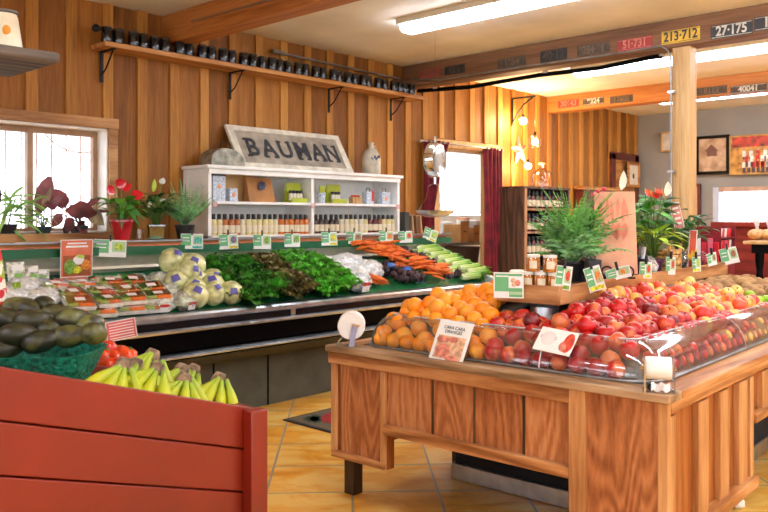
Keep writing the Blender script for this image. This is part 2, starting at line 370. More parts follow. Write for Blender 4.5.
# ================================================================ far grey wall
W2=(2.2,4.82,.9,1.99)
m=MB()
for y0,y1,za,zb in [(YB,W2[0],0,H),(W2[0],W2[1],0,W2[2]),(W2[0],W2[1],W2[3],H),(W2[1],YW,0,H)]:
    m.bx(XR,XR+.2,y0,y1,za,zb)
struct(m,'wall_far',GREYP,smooth=False)
w=bpy.data.objects.new('window_2',None); C.objects.link(w); tag(w,'white daylit window in the far grey wall','window',kind='structure'); w.location=(XR,W2[0],W2[2])
BLUEW=plain('pale_blue_frame',(196,208,224),rough=.5,var=.02)
m=MB().bx(XR-.01,XR+.2,W2[1]-.09,W2[1],W2[2],W2[3]).bx(XR-.01,XR+.2,W2[0],W2[0]+.06,W2[2],W2[3])
wpart(w,'window_frame',m,BLUEW,world=True,smooth=False)
wpart(w,'window_head',MB().bx(XR-.012,XR+.2,W2[0]+.06,W2[1]-.09,W2[3]-.07,W2[3]-.001),plain('tan_blind_roll',(186,150,128),rough=.6),world=True,smooth=False)
wpart(w,'window_pane',MB().bx(XR+.12,XR+.123,W2[0]+.05,W2[1]-.05,W2[2],W2[3]-.04),GLASS,world=True,smooth=False)
# walls behind the camera with wide shop windows
m=MB().bx(XL-.2,XL,YB-.2,YW,0,1.3).bx(XL-.2,XL,YB-.2,YW,2.6,H)
for y in (-5.2,-2.6,0,2.6,5.6): m.bx(XL-.2,XL,y,y+.5,1.3,2.6)
struct(m,'wall_back',PLAINW,smooth=False)
m=MB().bx(XL,XR+.2,YB-.2,YB,0,1.3).bx(XL,XR+.2,YB-.2,YB,2.6,H)
for x in (-3.5,-.4,2.7,5.8,8.9,12.3): m.bx(x,x+.5,YB-.2,YB,1.3,2.6)
struct(m,'wall_right',PLAINW,smooth=False)
# ================================================================ beams, post
def beam(name,x0,x1,zb,mat): return struct(MB().bx(x0,x1,YB,YW,zb,H),name,mat,bevel=.008)
beam('ceiling_beam',3.72,3.90,3.0,BEAMW)
b1=beam('ceiling_beam.001',6.85,7.05,3.0,BEAMD)
beam('ceiling_beam.002',10.0,10.22,3.02,BEAMW)
beam('ceiling_beam.003',-.1,.2,3.0,BEAMW)
struct(MB().bx(6.86,7.01,2.761,2.921,0,3.0),'wood_column',POSTW,bevel=.006)
# ================================================================ lamps of the room, seen ones and added unseen ones
def strip(x,y0,y1,label,nm='fluorescent_strip_light'):
    t=thing(nm,label,'ceiling light',(x,(y0+y1)/2,H),0,'fluorescent strip lights')
    hw=.13
    MB().bx(-hw,hw,-(y1-y0)/2,(y1-y0)/2,-.05,0).build('housing',WHITEP,t,bevel=.004)
    a=(y1-y0)/2-.02
    pr=[(-.10,-.05),(-.095,-.085),(-.06,-.11),(.06,-.11),(.095,-.085),(.10,-.05)]
    MB().prism([(u,v) for u,v in pr],-a,a,'Y').build('diffuser',TUBE,t)
    return t
strip(5.3,2.3,4.68,'long white fluorescent strip light nearest the camera, before the licence plate beam')
strip(5.3,-.3,2.2,'white fluorescent strip light continuing the nearest one to the right')
strip(8.3,1.6,4.68,'fluorescent strip light between the two licence plate beams')
strip(8.3,-1.6,1.5,'fluorescent strip light continuing the middle one rightward')
strip(11.1,1.5,4.9,'farthest fluorescent strip light, near the grey wall')
strip(2.0,-1.2,1.4,'added unseen fluorescent strip light over the aisle beside the banana bin')  # unseen strip, added to light the camera side of the shop
strip(9.6,6.6,8.8,'added unseen fluorescent strip light in the back room beyond the doorway')  # unseen strip, added to brighten the goods behind the doorway
strip(8.5,6.45,8.6,'added unseen fluorescent strip light just inside the back room doorway')  # second unseen strip, added so the dark carton fronts get light
strip(-1.6,0.6,3.6,'added unseen fluorescent strip light behind the viewer')  # unseen as well, added for light from behind the camera
for k,(x,y) in enumerate([(2.0,-4),(5.35,-3.4)]): strip(x,y,y+2.4,'added fluorescent strip light at the unseen side of the shop')  # more unseen strips, added to fill the camera side with light
# ================================================================ world, camera
wd=bpy.data.worlds.new('day'); sc.world=wd; wd.use_nodes=True
bg=wd.node_tree.nodes['Background']; bg.inputs[0].default_value=srgb((238,244,255)); bg.inputs[1].default_value=3.6
cam=bpy.data.cameras.new('camera'); co=bpy.data.objects.new('camera',cam); C.objects.link(co); sc.camera=co
co.location=(0,0,1.5); co.rotation_euler=(PI/2,0,math.radians(-47)); cam.sensor_width=36; cam.lens=37.22; cam.shift_y=-38/768
cam.dof.use_dof=True; cam.dof.focus_distance=3.8; cam.dof.aperture_fstop=6.3
cam.clip_start=.05
sc.view_settings.view_transform='Standard'; sc.view_settings.look='None'; sc.view_settings.gamma=1; sc.view_settings.use_curve_mapping=False
sc.view_settings.exposure=.6
sc.cycles.max_bounces=8; sc.cycles.transparent_max_bounces=24; sc.cycles.diffuse_bounces=4; sc.cycles.sample_clamp_indirect=4; sc.cycles.caustics_reflective=False; sc.cycles.caustics_refractive=False
sc.cycles.use_denoising=True
# ================================================================ refrigerated produce case
t=thing('refrigerated_produce_case','long open refrigerated produce case with black front panel and steel bumper rails','display case',(-.9,4.75,0))
X0,X1=-.9,6.75
def run(name,poly,mat,x0=X0,x1=X1,parent=t,**k):
    return MB().prism(poly,x0,x1,'X').build(name,mat,parent,world=True,**k)
run('kick_panel',[(5.03,0),(5.10,0),(5.10,.42),(5.03,.42)],plain('kick_panel_grey',(84,88,80),rough=.6,var=.06))
for x in (1.1,2.3,3.5,4.02,5.2): MB().bx(x,x+.012,5.024,5.04,0,.42).build('panel_joint',BLACKM,t,world=True)
run('front_body',[(5.10,.38),(4.98,.42),(4.80,.52),(4.78,.80),(4.86,.82),(5.7,1.0),(5.7,.38)],BLACKM)
run('glossy_front_panel',[(4.765,.585),(4.765,.715),(4.785,.715),(4.785,.585)],BLACK)
run('top_rail',[(4.86,.842),(4.745,.840),(4.728,.826),(4.728,.802),(4.745,.79),(4.80,.785),(4.86,.81)],STEEL)
run('dark_inset',[(4.752,.74),(4.752,.79),(4.79,.79),(4.79,.74)],plain('dark_inset_blue',(16,20,28),rough=.25))
run('middle_rail',[(4.79,.742),(4.742,.739),(4.728,.728),(4.732,.712),(4.79,.706)],STEEL)
LOUV=plain('louver_steel',(74,80,86),rough=.35,metal=.8)
run('lower_rail',[(4.78,.568),(4.755,.562),(4.728,.545),(4.735,.534),(4.80,.54)],STEEL)
for k in range(4): MB().prism([(4.745+.055*k,.52-.026*k),(4.80+.055*k,.512-.026*k),(4.81+.055*k,.497-.026*k),(4.76+.055*k,.503-.026*k)],X0,X1,'X').build('vent_louver',LOUV,t,world=True)
for x in (1.3,4.03): MB().bx(x,x+.045,4.745,4.80,.745,.82).build('rail_joint',STEEL,t,world=True)
run('produce_deck',[(4.86,.79),(5.62,1.06),(5.62,1.10),(4.86,.835)],GREENB)
run('back_panel',[(5.60,1.08),(5.66,1.08),(5.60,1.24),(5.55,1.24)],plain('case_back_metal',(184,178,164),rough=.35,metal=.35,var=.05))
run('back_lip',[(5.545,1.12),(5.59,1.115),(5.60,1.135),(5.555,1.14)],plain('lip_tan',(196,186,166),rough=.4,metal=.3))
# end cheek, sloping
MB().prism([(4.74,.80),(4.74,.875),(5.0,.98),(5.55,1.22),(5.7,1.22),(5.7,.38),(4.8,.5)],X1,X1+.05,'X').build('end_cheek',plain('cheek_white',(214,222,218),rough=.4),t,world=True,bevel=.01)
MB().prism([(5.10,0),(5.7,0),(5.7,.4),(5.10,.4)],X0,X1+.05,'X').build('plinth',BLACKM,t,world=True)
# ledge above it
t=thing('display_ledge','long wooden ledge with green front strip above the refrigerated case','ledge',(-.9,5.5,1.22))
LX0,LX1=-.9,7.02
def lrun(n,p,mat,**k): return MB().prism(p,LX0,LX1,'X').build(n,mat,t,world=True,**k)
lrun('ledge_board',[(5.53,1.295),(6.075,1.295),(6.075,1.325),(5.53,1.325)],SHELFW)
lrun('metal_lip',[(5.505,1.318),(5.56,1.318),(5.56,1.33),(5.505,1.33)],STEELD)
lrun('green_strip',[(5.515,1.222),(5.53,1.222),(5.53,1.285),(5.515,1.285)],GREENPL)
lrun('ledge_apron',[(5.585,1.2),(5.60,1.2),(5.60,1.295),(5.585,1.295)],REDBR)
MB().tube([(LX0+.3,5.558,1.25),(LX1-.5,5.558,1.25)],.009,8).build('case_lamp',emit('case_light',(250,250,255),16),t,world=True)
lrun('back_support',[(5.70,0.0),(5.78,0.0),(5.78,1.295),(5.70,1.295)],DARKW)
# ================================================================ white bottle shelf
t=thing('white_shelf_unit','white painted two-bay shelf unit standing on the ledge under the old sign','shelf',(3.92,5.7,1.33))
SX0,SX1,SF,SB,SZ0,SZ1=3.92,6.36,5.70,6.07,1.33,1.955
m=MB().bx(SX0,SX0+.035,SF,SB,SZ0,SZ1-.03); m.build('side_panel',WHITEP,t,world=True,bevel=.003)
MB().bx(SX1-.035,SX1,SF,SB,SZ0,SZ1-.03).build('side_panel',WHITEP,t,world=True,bevel=.003)
MB().bx(SX0-.03,SX1+.03,SF-.035,SB,SZ1-.03,SZ1).build('top_board',WHITEP,t,world=True,bevel=.006)
MB().bx(SX0,SX1,SF-.012,SF+.012,SZ1-.075,SZ1-.03).build('top_rail',WHITEP,t,world=True,bevel=.003)
MB().bx(5.095,5.13,SF+.002,SB,SZ0,SZ1-.07).build('divider',WHITEP,t,world=True,bevel=.003)
MB().bx(SX0+.03,SX1-.03,SF,SB,1.62,1.645).build('middle_shelf',WHITEP,t,world=True,bevel=.003)
MB().bx(SX0,SX1,SF,SB,SZ0,SZ0+.018).build('bottom_shelf',WHITEP,t,world=True)
MB().bx(SX0,SX1,SB,SB+.01,SZ0,SZ1).build('back_panel',WHITEP,t,world=True)
for x in (3.96,5.088,6.3): MB().bx(x,x+.05,SF-.006,SF-.001,1.595,1.645).build('shelf_ticket',plain('shelf_ticket_pink',(206,168,168)),t,world=True,smooth=False)
# ================================================================ high plank shelf with brackets
t=thing('high_plank_shelf','long plank shelf high on the board wall, held by black brackets','shelf',(3.17,5.84,2.85))
MB().bx(3.06,6.95,5.84,6.078,2.85,2.89).build('plank',SHELFW,t,world=True,bevel=.004)
for px in (107,236,335,397):
    x=at(px,0,Y=5.98).x
    m=MB().bx(x-.012,x+.012,6.066,6.078,2.60,2.85).bx(x-.012,x+.012,5.86,6.07,2.838,2.85)
    m.tube([(x,6.07,2.66),(x,6.0,2.70),(x,5.93,2.78),(x,5.88,2.84)],.007,6)
    m.build('bracket',IRON,t,world=True)
# ================================================================ island produce table
ISL=thing('produce_island','large reclaimed fir produce island with notched skirt and raised feet','display table',(2.92,1.252,0),math.radians(2))
LU,LV=3.75,1.84
ZT=.83
for a in ((0,.13,0,LV),(LU-.13,LU,0,LV)): MB().bx(*a,ZT-.035,ZT).build('counter_board',TOPW,ISL,bevel=.006)
for a in ((.13,LU-.13,0,.13),(.13,LU-.13,LV-.13,LV)): MB().bx(*a,ZT-.035,ZT-.002).build('counter_board',ISLX,ISL,bevel=.006)
MB().bx(.13,LU-.13,.13,LV-.13,ZT-.03,ZT-.012).build('steel_pan',plain('pan_steel',(200,206,210),rough=.3,metal=.7),ISL)
# fascia rails under the counter
MB().bx(.012,.05,.42,LV-.012,ZT-.095,ZT-.035).build('front_fascia',ISLP,ISL,bevel=.004)
MB().bx(.05,LU,.012,.05,ZT-.08,ZT-.035).build('side_fascia',ISLX,ISL,bevel=.004)
# front skin boards (recessed), left block / raised middle / right block
zb,zm=.238,.43
VL,VRr=1.45,.42
m=MB().bx(.05,.075,VL,LV-.02,zb+.02,ZT-.09).bx(.05,.075,VRr-.0,VL,zm+.02,ZT-.09).bx(.034,.06,.03,VRr,zb+.02,ZT-.036)
m.build('front_boards',ISLW,ISL,smooth=False)
def stile(v,w,z0,z1,u=.032): MB().bx(u,.052,v-w/2,v+w/2,z0,z1).build('stile',ISLB,ISL,bevel=.003)
stile(LV-.03,.035,zb,ZT-.095); stile(VL+.015,.03,zb,ZT-.095); stile(VRr-.03,.075,zb,ZT-.036,.012); stile(.035,.04,zb,ZT-.036,.018)
for v in (1.16,.92,.66): MB().bx(.046,.0505,v-.006,v+.006,zm+.03,ZT-.095).build('board_groove',LEGW,ISL,smooth=False)
MB().bx(.03,.075,VL,LV-.015,zb,zb+.035).build('bottom_rail',ISLP,ISL,bevel=.004)
MB().bx(.018,.075,VRr,VL,zm-.01,zm+.04).build('bottom_rail',ISLP,ISL,bevel=.004)
MB().bx(.03,.075,.03,VRr,zb,zb+.035).build('bottom_rail',ISLP,ISL,bevel=.004)
MB().bx(.05,.10,VL-.006,VL+.02,zb,zm+.05).build('block_return_panel',ISLS,ISL)
MB().bx(.05,.52,VRr-.02,VRr+.0,zb,zm+.05).build('block_return_panel',ISLS,ISL)
# right side
UB=1.12
m=MB().bx(.05,UB,.05,.072,zb+.02,ZT-.09).bx(UB,2.6,.05,.072,zm+.10,ZT-.09).bx(2.6,LU,.05,.072,zb+.02,ZT-.09)
m.build('side_boards',ISLS,ISL,smooth=False)
def sst(u,w,z0,z1): MB().bx(u-w/2,u+w/2,.022,.052,z0,z1).build('batten',ISLB,ISL,bevel=.003)
for u in (.075,.43,.70,.96): sst(u,.09 if u<.1 else .12,zb,ZT-.095)
sst(UB-.03,.05,zb,ZT-.095)
for u in (1.32,1.6,1.9,2.2,2.5): sst(u,.11,zm+.10,ZT-.095)
for u in (2.7,3.0,3.3,3.6): sst(u,.11,zb,ZT-.095)
MB().bx(.03,UB,.0,.072,zb-.035,zb+.02).build('side_bottom_rail',ISLX,ISL,bevel=.004)
MB().bx(UB,2.6,.01,.072,zm+.075,zm+.12).build('side_bottom_rail',ISLX,ISL,bevel=.004)
MB().bx(2.6,LU,.0,.072,zb-.035,zb+.02).build('side_bottom_rail',ISLX,ISL,bevel=.004)
MB().bx(UB-.03,UB,.05,.4,zb,zm+.1).build('block_return_panel',ISLS,ISL)
# far skins
MB().bx(.05,LU,LV-.07,LV-.05,zb,ZT-.035).bx(LU-.07,LU-.05,.05,LV-.05,zb,ZT-.035).build('back_boards',ISLS,ISL,smooth=False)
for (u,v) in ((.2,LV-.02),(.34,.16),(LU-.2,.12),(LU-.2,LV-.12),(1.0,.16),(1.0,LV-.16)):
    MB().bx(u-.036,u+.036,v-.036,v+.036,0,.30).build('foot',LEGW,ISL,bevel=.004)
# cooled core: black brush skirt over steel kick
MB().bx(.76,LU-.5,.35,LV-.3,.09,ZT-.04).build('core_box',plain('dark_skirt',(20,28,40),rough=.8,bump=.5,bscale=120),ISL)
MB().bx(.745,LU-.48,.34,LV-.28,0,.09).build('steel_kick',STEEL,ISL,bevel=.004)
# clear guard
GU0,GU1,GV0,GV1=.115,LU-.115,.115,1.71
def guard():
    rc=.17
    def path(s,ins):
        """closed rounded rectangle, corner by corner"""
        out=[]
        for (cu,cv,a0) in ((GU0+rc,GV0+rc,PI),(GU1-rc,GV0+rc,1.5*PI),(GU1-rc,GV1-rc,0),(GU0+rc,GV1-rc,.5*PI)):
            for k in range(9):
                a=a0+k*PI/16; r=rc-ins; out.append((cu+r*math.cos(a),cv+r*math.sin(a)))
        return out
    vs=[];prof=[]
    for k in range(9):
        th=math.radians(78)*k/8; prof.append((.15*(1-math.cos(th)),ZT+.165*math.sin(th)))
    for ins,z in prof:
        vs+= [(u,v,z) for u,v in path(0,ins)]
    n=36
    fs=[(i*n+j,i*n+(j+1)%n,(i+1)*n+(j+1)%n,(i+1)*n+j) for i in range(len(prof)-1) for j in range(n)]
    m=MB(); m.add(vs,fs)
    g=m.build('clear_guard',ACRYL,None); g.parent=ISL
    e=g.modifiers.new('t','SOLIDIFY'); e.thickness=.004
    e_=prof[-1]; m=MB(); q=[(u,v,e_[1]) for u,v in path(0,e_[0])]; m.tube(q+[q[0]],.0035,6); m.build('guard_lip',plain('lip_white',(226,232,236),rough=.2,trans=.3),ISL)
    # rolled lip highlights: base channel
    m=MB(); pts=[(u,v,ZT+.006) for u,v in path(0,-.004)]; m.tube(pts+[pts[0]],.007,6); m.build('guard_channel',STEELD,ISL)
    m=MB()
    for (u,v,du,dv) in ((0,.62,1,0),(0,1.13,1,0),(1.3,0,0,1),(2.4,0,0,1)):
        for k in range(8):
            a,b=prof[k],prof[k+1]
            if du: m.add([(GU0+a[0]-.003,v,a[1]),(GU0+a[0]-.003,v+.006,a[1]),(GU0+b[0]-.003,v+.006,b[1]),(GU0+b[0]-.003,v,b[1])],[(0,1,2,3)])
            else: m.add([(u,GV0+a[0]-.003,a[1]),(u+.006,GV0+a[0]-.003,a[1]),(u+.006,GV0+b[0]-.003,b[1]),(u,GV0+b[0]-.003,b[1])],[(0,1,2,3)])
    m.build('guard_seam',plain('seam_white',(230,236,238),rough=.2),ISL,smooth=False)
guard()
# fruit bed under the heap
def heap(u,v):
    """height of the fruit centres above the island's local plan"""
    w=min(u-GU0,v-GV0,GU1-u,GV1-v)
    pts=[(0,.865),(.05,.885),(.11,.945),(.19,.985),(.32,1.015),(.5,1.05),(.9,1.06)]
    w=max(0,w)
    for (a,za),(b,zb_) in zip(pts,pts[1:]):
        if w<=b: z=za+(zb_-za)*(w-a)/(b-a); break
    else: z=pts[-1][1]
    if v>1.0 and u<1.1: z+=.05*min(1,max(0,(w-.1)/.25))
    return z
m=MB(); m.grid(lambda a,b:(GU0+.06+(GU1-GU0-.12)*a,GV0+.06+(GV1-GV0-.12)*b,max(ZT,heap(GU0+.06+(GU1-GU0-.12)*a,GV0+.06+(GV1-GV0-.12)*b)-.055)),60,30)
m.build('sloped_bed',plain('bed_liner',(120,122,118),rough=.7),ISL)
# riser box down the middle
RS=thing('wooden_riser','long wooden riser box standing above the fruit in the middle of the island','riser',(3.315,1.96,1.085),math.radians(4))
RLn,RW=2.72,.34
MB().bx(0,.02,0,RW,0,.09).build('end_board',ISLP,RS,bevel=.003)
MB().bx(.02,RLn,0,.02,0,.09).build('side_board',ISLX,RS,bevel=.003)
MB().bx(.02,RLn,RW-.02,RW,0,.09).build('side_board',ISLX,RS,bevel=.003)
MB().bx(RLn,RLn+.02,0,RW,0,.09).build('end_board',ISLP,RS,bevel=.003)
MB().bx(.02,RLn,.02,RW-.02,.0,.068).build('floor_board',DARKW,RS)
for u in (.18,1.3,2.4):
    MB().lathe([(.10,-.15),(.075,-.09),(.07,-.03),(.10,0)],(u,RW/2,0),20).build('steel_pedestal',STEEL,RS)
# ================================================================ red banana bin
SL=-.306
def zb_(x): return 1.138+(x-.775)*SL
BIN=thing('red_display_bin','sloping red painted plank bin holding the bananas and the avocado basket','display bin',(.6,2.0,0))
bx0,bx1=-.5,1.545
for k in range(7):
    g=.0035; top=-.134*k; bot=top-.134+.005
    def P(x,o): return (x,zb_(x)+o)
    x0_=bx0
    pts=[(x0_,max(0.0,zb_(x0_)+bot)),(bx1,max(0.0,zb_(bx1)+bot)),(bx1,max(.004,zb_(bx1)+top)),(x0_,zb_(x0_)+top)]
    if zb_(bx1)+top<.01: 
        xs=(0-(1.138-.775*SL)-top)/SL; pts=[(x0_,max(0,zb_(x0_)+bot)),(xs,0),(x0_,zb_(x0_)+top)]
        if bot+zb_(x0_)<0: pts=[(x0_,0),(xs,0),(x0_,zb_(x0_)+top)]
    vs=[(x,2.0,z) for x,z in pts]+[(x,2.025,z) for x,z in pts]; n=len(pts)
    mm=MB().add(vs,[tuple(range(n)),tuple(range(n,2*n))[::-1]]+[(i,n+i,n+(i+1)%n,(i+1)%n) for i in range(n)])
    mm.build('side_plank',REDPAINT,BIN,world=True,bevel=.003)
MB().bx(bx0,bx1,2.026,2.04,0,.62).build('inner_lining',BLACKM,BIN,world=True)
MB().bx(1.503,1.566,1.955,2.0,0,.905).build('corner_post',REDPAINT,BIN,world=True,bevel=.005)
MB().bx(1.545,1.58,2.0,2.95,0,.895).build('end_board',REDPAINT,BIN,world=True,bevel=.005)
MB().add([(x,y,zb_(x)+o) for o in (-.13,-.11) for x,y in ((bx0,2.025),(bx1,2.025),(bx1,2.95),(bx0,2.95))],[(0,3,2,1),(4,5,6,7),(0,1,5,4),(1,2,6,5),(2,3,7,6),(3,0,4,7)]).build('sloped_deck',REDPAINT,BIN,world=True)
def slope_board(n,y0,y1,xa,xb,zo0,zo1):
    MB().add([(x,y,zb_(x)+o) for o in (zo0,zo1) for x,y in ((xa,y0),(xb,y0),(xb,y1),(xa,y1))],[(0,3,2,1),(4,5,6,7),(0,1,5,4),(1,2,6,5),(2,3,7,6),(3,0,4,7)]).build(n,REDPAINT,BIN,world=True,bevel=.003)
slope_board('far_side_board',2.93,2.95,bx0,bx1,-.5,.02)
slope_board('divider',2.44,2.455,1.19,1.42,-.12,.03)
slope_board('divider',2.44,2.93,1.19,1.205,-.12,.03)
for (x,y) in ((-.45,2.06),(-.45,2.9),(1.45,2.9),(1.45,2.06)): MB().bx(x-.03,x+.03,y-.03,y+.03,0,.8).build('leg',REDPAINT,BIN,world=True)
# ================================================================ fruit materials
def fruitmat(name,base,blush,thr=(.4,.6),rough=.28,scale=9,streak=True,rv=.12,coat=.25,spot=None):
    m,nt,out=newmat(name); b=N(nt,'ShaderNodeBsdfPrincipled'); b.inputs['Roughness'].default_value=rough; b.inputs['Coat Weight'].default_value=coat; b.inputs['Coat Roughness'].default_value=.15
    tc=N(nt,'ShaderNodeTexCoord'); oi=N(nt,'ShaderNodeObjectInfo')
    ad=N(nt,'ShaderNodeVectorMath',operation='ADD'); L(nt,tc.outputs['Object'],ad.inputs[0])
    mu=N(nt,'ShaderNodeMath',operation='MULTIPLY'); mu.inputs[1].default_value=9; L(nt,oi.outputs['Random'],mu.inputs[0]); L(nt,mu.outputs[0],ad.inputs[1])
    n=N(nt,'ShaderNodeTexNoise'); n.inputs['Scale'].default_value=scale; n.inputs['Detail'].default_value=2; L(nt,ad.outputs[0],n.inputs['Vector'])
    s=N(nt,'ShaderNodeMath',operation='MULTIPLY_ADD'); s.inputs[1].default_value=.24; L(nt,oi.outputs['Random'],s.inputs[0]); 
    sb=N(nt,'ShaderNodeMath',operation='SUBTRACT'); sb.inputs[1].default_value=.12; L(nt,n.outputs[0],sb.inputs[0]); L(nt,sb.outputs[0],s.inputs[2]); fac=s.outputs[0]
    if streak:
        vm=N(nt,'ShaderNodeVectorMath',operation='MULTIPLY'); vm.inputs[1].default_value=(1,1,.12); L(nt,ad.outputs[0],vm.inputs[0])
        n2=N(nt,'ShaderNodeTexNoise'); n2.inputs['Scale'].default_value=75; L(nt,vm.outputs[0],n2.inputs['Vector'])
        q=N(nt,'ShaderNodeMath',operation='MULTIPLY_ADD'); q.inputs[1].default_value=.22; L(nt,n2.outputs[0],q.inputs[0])
        q2=N(nt,'ShaderNodeMath',operation='SUBTRACT'); q2.inputs[1].default_value=.11; L(nt,fac,q2.inputs[0]); L(nt,q2.outputs[0],q.inputs[2]); fac=q.outputs[0]
    col=ramp(nt,fac,[(thr[0],blush),(thr[1],base)])
    h=N(nt,'ShaderNodeHueSaturation'); wn=N(nt,'ShaderNodeTexWhiteNoise',noise_dimensions='1D'); L(nt,mu.outputs[0],wn.inputs['W'])
    mr=N(nt,'ShaderNodeMapRange'); mr.inputs[3].default_value=1-rv; mr.inputs[4].default_value=1+rv; L(nt,wn.outputs['Value'],mr.inputs[0]); L(nt,mr.outputs[0],h.inputs['Value']); L(nt,col,h.inputs['Color'])
    L(nt,h.outputs[0],b.inputs['Base Color']); L(nt,b.outputs[0],out.inputs[0]); return m
RED=fruitmat('red_apple_skin',(186,18,20),(236,128,72),(.33,.48),rv=.22)
DKRED=fruitmat('dark_apple_skin',(120,14,26),(176,28,34),(.4,.6),rv=.3)
GALA=fruitmat('gala_skin',(216,54,42),(244,180,84),(.34,.48),rv=.1)
PEACH=fruitmat('yellow_red_skin',(230,92,56),(250,196,96),(.44,.58),rv=.08)
ORNG=fruitmat('orange_peel',(252,148,22),(255,168,40),(.4,.6),rough=.42,streak=False,rv=.06,coat=.05)
GRAPEF=fruitmat('grapefruit_peel',(250,176,50),(250,146,50),(.4,.6),rough=.4,streak=False,rv=.05,coat=.05)
STEM=plain('fruit_stem',(86,60,34),rough=.8)
def apple_proto(name,mat,r,n=14):
    prof=[(.0,-.80),(.22,-.86),(.48,-.84),(.78,-.6),(.95,-.25),(1.0,.1),(.93,.5),(.7,.82),(.42,.93),(.2,.86),(.06,.70),(0,.66)]
    m=MB(); m.lathe([(a*r,b*r) for a,b in prof],n=n,wob=lambda a,i:1+.03*math.cos(a*5)*(1 if i<4 else .4))
    o=m.build(name,mat,ang=80)
    s=MB().tube([(0,0,.62*r),(.06*r,0,.9*r),(.16*r,.03*r,1.12*r)],.05*r,5).build('stem',STEM,o)
    return o
def round_proto(name,mat,r):
    m=MB(); m.lathe([(0,-.93*r),(.3*r,-.93*r)]+[(r*math.cos(t)*1.0,r*math.sin(t)*.95) for t in [(-65+14.5*k)*PI/180 for k in range(10)]]+[(.16*r,.93*r),(.07*r,.90*r),(0,.90*r)],n=16)
    o=m.build(name,mat,ang=80)
    MB().lathe([(0,.92*r),(.07*r,.93*r),(.06*r,.9*r)],n=6).build('stem_end',plain('stem_end_green',(120,130,60)),o)
    return o
IM=Matrix.Translation(Vector(ISL.location))@Matrix.Rotation(math.radians(2),4,'Z')
def in_riser(u,v):
    p=IM@Vector((u,v,0)); q=p-Vector(RS.location); c,s=math.cos(math.radians(4)),math.sin(math.radians(4))
    a,b=q.x*c+q.y*s,-q.x*s+q.y*c
    return -.02<a<RLn+.04 and -.015<b<RW+.02
def zone(u,v):
    """which produce lies at a place of the island"""
    if u>1.05 and v>.98: return None
    if v>1.60: return None
    if v>1.0: return 'orange'
    if v>.9 and u<.6: return 'orange' if u<.25 else 'red'
    if u<.95+.25*(.5-v): return 'red'
    if u<2.15: return 'gala' 
    if u<2.8: return 'lime' if v<.35 else 'potato'
    return 'potato' if u<3.25 else None
PROT={}
WHERE={'red':['red apple against the clear guard at the front of the island','red apple piled in the middle rows at the front of the island','dark red apple close under the riser box'],
 'gala':['streaky apple against the right-hand side of the clear guard','red and yellow streaked apple in the middle of the right-hand heap','yellow blushed apple close under the long side of the riser'],
 'orange':['orange in the front row behind the clear guard','orange high on the heap left of the riser','orange at the far left side of the island heap'],
 'lime':['bright green lime beyond the streaked apples']*3,
 'potato':['brown potato at the far end of the island']*3}
GR={'red':'red apples','gala':'streaked apples','orange':'oranges','lime':'limes','potato':'potatoes'}
def pro(kind,name,mat,r,mk):
    PROT[kind]=[mk(name,mat,r)]; return PROT[kind]
apple_a=apple_proto('apple',RED,.043); apple_d=apple_proto('apple',DKRED,.042); gala=apple_proto('apple',GALA,.043); peach=apple_proto('apple',PEACH,.042)
orange=round_proto('orange',ORNG,.044); gf=round_proto('orange',GRAPEF,.045)
limem=MB().ball((0,0,0),(.036,.027,.027),14,8,defo=lambda p:Vector((p.x*(1+.12*abs(p.x)**6),p.y,p.z))); lime=limem.build('lime',fruitmat('lime_peel',(150,196,40),(186,214,70),(.4,.6),streak=False),ang=80)
potm=MB().ball((0,0,0),(.055,.036,.033),12,8,defo=lambda p:p*(1+.12*noise.noise(p*2))); potato=potm.build('potato',fruitmat('potato_skin',(176,136,84),(140,98,56),(.4,.6),rough=.7,streak=False,coat=0),ang=80)
KP={'red':[apple_a],'gala':[gala],'orange':[orange,orange,gf],'lime':[lime],'potato':[potato]}
used=set(); counts={}
def place(proto,p,label,group,cat,rot):
    if id(proto) not in used:
        used.add(id(proto)); o=proto; o.location=p; o.rotation_euler=rot; tag(o,label,cat,group)
    else:
        o=dup(proto,p,label=label,group=group,rot=rot); 
        if 'category' not in o: tag(o,label,cat,group)
    return o
FR=random.Random(5)
spots=[]
step=.081; row=0; v=GV0+.065
while v<GV1-.05:
    u=GU0+.065+(step/2 if row%2 else 0)
    while u<GU1-.05:
        spots.append((u+FR.uniform(-.006,.006),v+FR.uniform(-.006,.006),0)); u+=step
    v+=step*.87; row+=1
# loose second layer of the heap
def ok2(u,v): return .13<min(u-GU0,v-GV0) and FR.random()<.28
for (u,v,_) in list(spots):
    if ok2(u,v): spots.append((u+step/2,v+step*.29,1))
